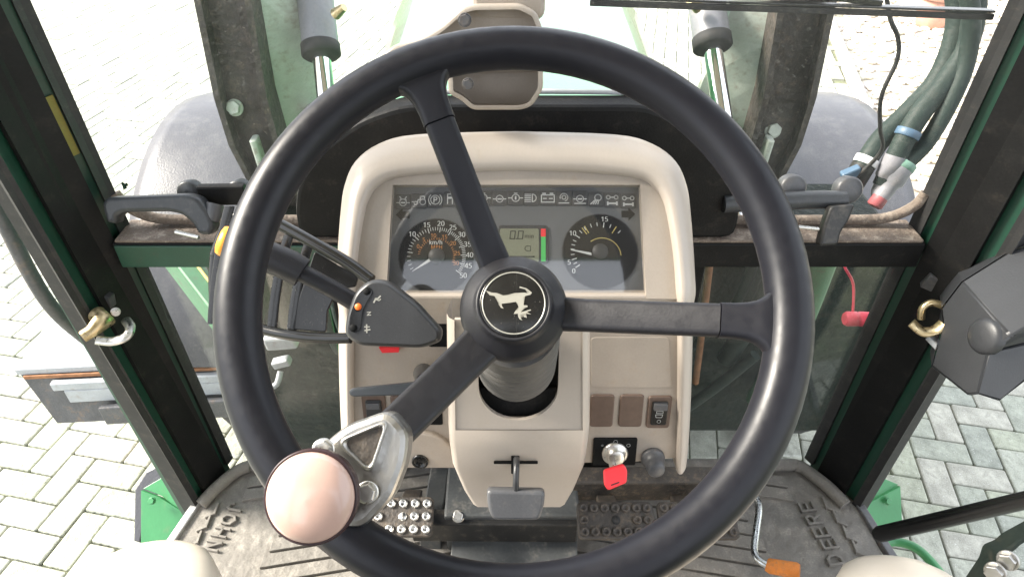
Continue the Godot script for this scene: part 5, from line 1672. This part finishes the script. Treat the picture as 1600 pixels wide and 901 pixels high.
	# loader masts
	for side in [-1, 1]:
		var m := thing("loader_mast", "weathered grey steel loader mast by the windscreen sticker side" if side < 0 else "weathered grey steel loader mast beside the hydraulic hoses", "loader mast")
		# box section leaning back; inner plate coloured pale green as if lit, rear plate dark with dirt
		st = mb()
		var secs := []
		for q in [[-0.3, 0.43, 0.56, -1.36], [0.15, 0.45, 0.545, -1.33], [0.34, 0.46, 0.556, -1.3], [0.45, 0.475, 0.575, -1.29], [0.55, 0.48, 0.578, -1.29], [0.72, 0.472, 0.57, -1.3], [1.3, 0.46, 0.56, -1.34]]:
			var R := PackedVector3Array()
			for c in rrect(q[2] - q[1], 0.12, 0.008, 2): R.append(Vector3(side * ((q[1] + q[2]) / 2 + c.x) + 0.006, q[0], q[3] - 0.06 + c.y))
			secs.append(R)
		loft(st, secs, true, 3, -1)
		obj("post", st, "loader_dark", m)
		# flanges of the channel, standing towards the cab
		for e in 2:
			st = mb()
			var rr := []
			for q in [[-0.3, 0.43, 0.56, -1.36], [0.15, 0.45, 0.545, -1.33], [0.34, 0.46, 0.556, -1.3], [0.45, 0.475, 0.575, -1.29], [0.55, 0.48, 0.578, -1.29], [0.72, 0.472, 0.57, -1.3], [1.3, 0.46, 0.56, -1.34]]:
				var x = (q[1] + 0.004) if e == 0 else (q[2] - 0.004)
				var R := PackedVector3Array()
				for c in [Vector2(-0.006, -0.01), Vector2(0.006, -0.01), Vector2(0.006, 0.03), Vector2(-0.006, 0.03)]: R.append(Vector3(side * (x + c.x) + 0.006, q[0], q[3] + c.y))
				rr.append(R)
			loft(st, rr, true, 3, -1)
			obj("flange", st, "loader_dark", m)
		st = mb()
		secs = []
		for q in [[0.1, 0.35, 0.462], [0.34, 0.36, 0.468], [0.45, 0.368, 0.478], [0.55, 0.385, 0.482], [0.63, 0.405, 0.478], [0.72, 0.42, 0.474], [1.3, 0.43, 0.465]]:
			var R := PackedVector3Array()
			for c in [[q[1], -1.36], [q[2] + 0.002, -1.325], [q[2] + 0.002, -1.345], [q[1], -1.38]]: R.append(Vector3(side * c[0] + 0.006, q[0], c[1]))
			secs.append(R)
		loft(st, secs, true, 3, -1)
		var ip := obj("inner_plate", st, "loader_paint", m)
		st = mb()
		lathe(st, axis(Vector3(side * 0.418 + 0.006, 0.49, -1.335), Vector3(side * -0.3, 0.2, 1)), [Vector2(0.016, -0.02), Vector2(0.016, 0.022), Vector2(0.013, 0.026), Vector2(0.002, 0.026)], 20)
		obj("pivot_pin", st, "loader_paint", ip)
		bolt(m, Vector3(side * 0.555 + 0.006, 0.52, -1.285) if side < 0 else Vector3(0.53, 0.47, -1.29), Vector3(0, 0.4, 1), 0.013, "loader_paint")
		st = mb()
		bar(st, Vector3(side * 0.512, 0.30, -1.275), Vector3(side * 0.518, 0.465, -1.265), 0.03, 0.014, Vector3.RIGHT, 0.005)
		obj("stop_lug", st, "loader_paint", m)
		# lift cylinder
		var hc := thing("hydraulic_cylinder", "grey hydraulic cylinder with chrome rod, beside the motor cover's long arm" if side < 0 else "grey hydraulic cylinder with chrome rod, under the wiper blade", "cylinder")
		var a := Vector3(-0.3822, 0.7388, -1.4) if side < 0 else Vector3(0.3651, 0.7388, -1.4)
		var b := Vector3(-0.3632, 0.6286, -1.3) if side < 0 else Vector3(0.3776, 0.643, -1.3)
		var dirv = (b - a).normalized()
		st = mb()
		tube(st, [a - dirv * 0.5, b], 0.0345, 28)
		obj("barrel", st, "cylinder_grey", hc)
		st = mb()
		lathe(st, axis(b, dirv), [Vector2(0.034, -0.012), Vector2(0.0368, -0.01), Vector2(0.0368, 0.01), Vector2(0.033, 0.013), Vector2(0.018, 0.013)], 28)
		obj("gland", st, "rubber", hc)
		st = mb()
		tube(st, [b, b + dirv * 0.35], 0.0175, 24)
		obj("rod", st, "chrome", hc)
		st = mb()
		var fp: Vector3 = Vector3(-0.3248, 0.6943, -1.3) if side < 0 else Vector3(0.3406, 0.7056, -1.3)
		tube(st, [fp, fp + Vector3(0.02 * -side, 0.015, 0.01)], [0.011, 0.007], 12)
		obj("port", st, "brass", hc)
	# hydraulic hoses on the right
	var paths := [
		[Vector3(0.6574, 0.8231, -1.12), Vector3(0.6847, 0.773, -1.1), Vector3(0.6912, 0.7212, -1.08), Vector3(0.677, 0.6624, -1.06), Vector3(0.6381, 0.6173, -1.04), Vector3(0.5968, 0.5767, -1.02), Vector3(0.5727, 0.5387, -1), Vector3(0.5568, 0.4991, -0.99)],
		[Vector3(0.6794, 0.8297, -1.09), Vector3(0.6967, 0.7719, -1.07), Vector3(0.7021, 0.713, -1.06), Vector3(0.6792, 0.6701, -1.04), Vector3(0.6461, 0.626, -1.02), Vector3(0.6235, 0.5842, -1), Vector3(0.6049, 0.5168, -0.98)],
		[Vector3(0.6484, 0.8341, -1.07), Vector3(0.6817, 0.7684, -1.05), Vector3(0.6968, 0.7051, -1.04), Vector3(0.6861, 0.6523, -1.02), Vector3(0.6614, 0.5864, -1), Vector3(0.6292, 0.549, -0.985), Vector3(0.6063, 0.5154, -0.97)]]
	var said := ["thick dark hydraulic hose with a white tie near its end", "thick dark hydraulic hose with a blue tie near its end", "thick dark hydraulic hose with a green collar and red tip"]
	for i in 3:
		var hs := thing("hydraulic_hose", said[i], "hose", Transform3D(), "hydraulic hoses outside the windscreen")
		var pth := smooth_path(paths[i], 8)
		st = mb()
		tube(st, pth, [0.0165, 0.0165, 0.013][i], 16)
		obj("hose", st, "hose", hs)
		var nP := pth.size()
		var c: Vector3 = pth[nP - 1]
		var dv = (c - pth[nP - 5]).normalized()
		st = mb()
		lathe(st, axis(c - dv * 0.05, dv), [Vector2(0.0185, 0), Vector2(0.0185, 0.035), Vector2(0.014, 0.04), Vector2(0.014, 0.06), Vector2(0.011, 0.07)], 18)
		obj("coupling", st, ["black_plastic", "cylinder_grey", "cylinder_grey"][i], hs)
		st = mb()
		var tc_: Vector3 = pth[nP - 11] if i < 2 else c - dv * 0.045
		var td = (pth[nP - 9] - pth[nP - 12]).normalized()
		lathe(st, axis(tc_, td if i < 2 else dv), [Vector2(0.0185, -0.006), Vector2(0.0192, -0.005), Vector2(0.0192, 0.005), Vector2(0.0185, 0.006)], 20)
		obj("tie", st, ["white_tie", "blue_tie", "green_tie"][i], hs)
		if i == 2:
			st = mb()
			lathe(st, axis(c + dv * 0.01, dv), [Vector2(0.0125, 0), Vector2(0.0125, 0.02), Vector2(0.009, 0.022)], 16)
			obj("tip", st, "dull_red", hs)
	st = mb()
	tube(st, smooth_path([Vector3(0.4943, 0.8216, -0.95), Vector3(0.5114, 0.7888, -0.95), Vector3(0.5307, 0.7632, -0.95), Vector3(0.5397, 0.7322, -0.95), Vector3(0.5353, 0.6809, -0.95), Vector3(0.5557, 0.6267, -0.96), Vector3(0.5759, 0.5846, -0.97), Vector3(0.5577, 0.5344, -0.98), Vector3(0.5437, 0.5111, -0.99)], 6), 0.0032, 8)
	tag(obj("cable", st, "black_plastic"), "thin black cable hanging past the hydraulic hoses", "cable")
	st = mb()
	box(st, at(Vector3(0.5484, 0.5374, -0.985), Basis(Vector3.BACK, 0.5)), Vector3(0.03, 0.016, 0.016), 0.003)
	tag(obj("cable_plug", st, "blue_tie"), "blue cable plug beside the hose ends", "plug")
	# wiper
	var wp := thing("windscreen_wiper", "long black wiper blade parked across the windscreen", "wiper")
	var w0 := Vector3(0.0943, 0.8343, -0.862)
	var w1 := Vector3(0.5881, 0.8178, -0.862)
	st = mb()
	bar(st, w0, w1, 0.006, 0.007, Vector3.UP, 0.001)
	obj("blade", st, "rubber", wp)
	st = mb()
	bar(st, w0 + Vector3(0, 0.006, -0.004), w1 + Vector3(0, 0.006, -0.004), 0.012, 0.003, Vector3.UP, 0.001)
	obj("blade_holder", st, "black_gloss_smooth", wp)
	st = mb()
	var wm := w0.lerp(w1, 0.42) + Vector3(0, 0.02, -0.01)
	bar(st, w0.lerp(w1, 0.12) + Vector3(0, 0.010, -0.008), wm, 0.012, 0.007, Vector3.UP, 0.001)
	bar(st, wm, w0.lerp(w1, 0.72) + Vector3(0, 0.010, -0.008), 0.012, 0.007, Vector3.UP, 0.001)
	obj("bridge", st, "black_gloss_smooth", wp)
	st = mb()
	bar(st, wm, wm + Vector3(0.12, 0.25, -0.02), 0.012, 0.008, Vector3.FORWARD, 0.001)
	obj("arm", st, "black_gloss_smooth", wp)
	# front mudguards over the wheels
	for side in [-1, 1]:
		var f := thing("front_mudguard", "mudguard over the front wheel by the windscreen sticker, dust and glare in its colour" if side < 0 else "mudguard over the front wheel behind the hydraulic hoses, dust and glare in its colour", "mudguard")
		st = mb()
		rings = []
		var cx = -0.90 if side < 0 else 0.97
		var cz := -2.1
		for i in 17:
			var a = lerp(-0.55, 1.35, i / 16.0)
			var R := PackedVector3Array()
			for q in [[-0.21, -0.05], [-0.20, 0.0], [-0.15, 0.012], [0.15, 0.012], [0.20, 0.0], [0.21, -0.05]]:
				var r = 0.66 + q[1]
				R.append(Vector3(cx + q[0] * 1.05, -0.5 + cos(a) * r, cz + sin(a) * r))
			rings.append(R)
		loft(st, rings, false, 0, 1)
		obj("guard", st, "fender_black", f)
		st = mb()
		bar(st, Vector3(cx - side * 0.1, 0.02, cz + 0.5), Vector3(cx - side * 0.32, -0.45, cz + 0.1), 0.04, 0.03, Vector3.UP, 0.004)
		obj("stay", st, "steel_dark", f)
		var wx = cx if side > 0 else -0.85
		var wl := thing("front_wheel", "black front tyre below the mudguard by the windscreen sticker" if side < 0 else "black front tyre below the mudguard behind the hoses", "wheel")
		st = mb()
		lathe(st, Transform3D(Basis(Vector3.UP, PI / 2), Vector3(wx, -0.5, cz)), [Vector2(0.36, -0.14), Vector2(0.52, -0.15), Vector2(0.585, -0.13), Vector2(0.6, -0.07), Vector2(0.6, 0.07), Vector2(0.585, 0.13), Vector2(0.52, 0.15), Vector2(0.36, 0.14)], 40, 0)
		obj("tyre", st, "tyre", wl)
		st = mb()
		lathe(st, Transform3D(Basis(Vector3.UP, PI / 2), Vector3(wx, -0.5, cz)), [Vector2(0.36, -0.13), Vector2(0.3, -0.05), Vector2(0.1, -0.04), Vector2(0.1, 0.06), Vector2(0.3, 0.05), Vector2(0.36, 0.13)], 32)
		obj("wheel_disc", st, "ink_yellow", wl)

# ---------------------------------------------------------------- scene
func _ready():
	var cam := Camera3D.new()
	cam.name = "camera"
	add_child(cam)
	cam.position = Vector3(0, 1.07, 0)
	cam.rotation = Vector3(deg_to_rad(-38), 0, 0)
	cam.fov = 45.78
	cam.near = 0.05
	cam.far = 300
	cam.current = true
	var env := Environment.new()
	var sky := Sky.new()
	var ps := ProceduralSkyMaterial.new()
	ps.sky_top_color = Color(0.86, 0.885, 0.925)
	ps.sky_horizon_color = Color(0.93, 0.94, 0.95)
	ps.sky_curve = 0.2
	ps.ground_bottom_color = Color(0.45, 0.45, 0.43)
	ps.ground_horizon_color = Color(0.7, 0.7, 0.68)
	sky.sky_material = ps
	env.background_mode = Environment.BG_SKY
	env.sky = sky
	env.background_energy_multiplier = 0.31
	env.tonemap_mode = Environment.TONE_MAPPER_LINEAR
	env.tonemap_exposure = 10.2
	env.sdfgi_enabled = true
	env.ssao_enabled = true
	env.ssil_enabled = true
	var we := WorldEnvironment.new()
	we.name = "world_environment"
	we.environment = env
	add_child(we)
	var sun := DirectionalLight3D.new()
	sun.name = "sun"
	add_child(sun)
	sun.light_color = Color(1.0, 0.97, 0.92)
	sun.light_energy = 0.5
	sun.light_angular_distance = 20.0
	sun.shadow_enabled = true
	# the bright part of the overcast stands high on the left, a little ahead
	sun.look_at_from_position(Vector3(-5, 3.6, -0.8), Vector3.ZERO, Vector3.UP)
	make_materials()
	M("grey_plastic_dark", lin(0.035, 0.038, 0.042), 0.42, {"vary": 0.25, "tile": 0.15, "grain": "fine", "relief": 0.25, "dirt": lin(0.09, 0.085, 0.08), "amount": 0.3})
	M("boot_rubber", lin(0.085, 0.083, 0.08), 0.6, {"vary": 0.2, "dirt": lin(0.12, 0.11, 0.1), "amount": 0.4, "tile": 0.15})
	M("pipe_green", lin(0.03, 0.13, 0.06), 0.5, {"vary": 0.3, "dirt": lin(0.05, 0.05, 0.035), "amount": 0.4, "tile": 0.2})
	M("housing_plastic", lin(0.036, 0.038, 0.042), 0.42, {"vary": 0.2, "tile": 0.15, "grain": "fine", "relief": 0.25})
	M("black_gloss_smooth", lin(0.012), 0.2)
	M("steel_dark_smooth", lin(0.045, 0.05, 0.055), 0.35)
	M("chrome_worn", lin(0.5, 0.52, 0.52), 0.25, {"metal": 1.0, "smear": [0.15, 0.4], "tile": 0.06})
	M("engine_dark", lin(0.014, 0.02, 0.017), 0.6, {"spec": 0.25, "vary": 0.5, "dirt": lin(0.04, 0.036, 0.028), "amount": 0.36, "tile": 0.3, "grain": "cast"})
	make_yard()
	make_cab()
	make_front()
	make_dashboard()
	make_column()
	make_wheel()
	make_spinner()
	make_shuttle()
	make_guard()
	make_key()
	make_floor()
	make_fittings()
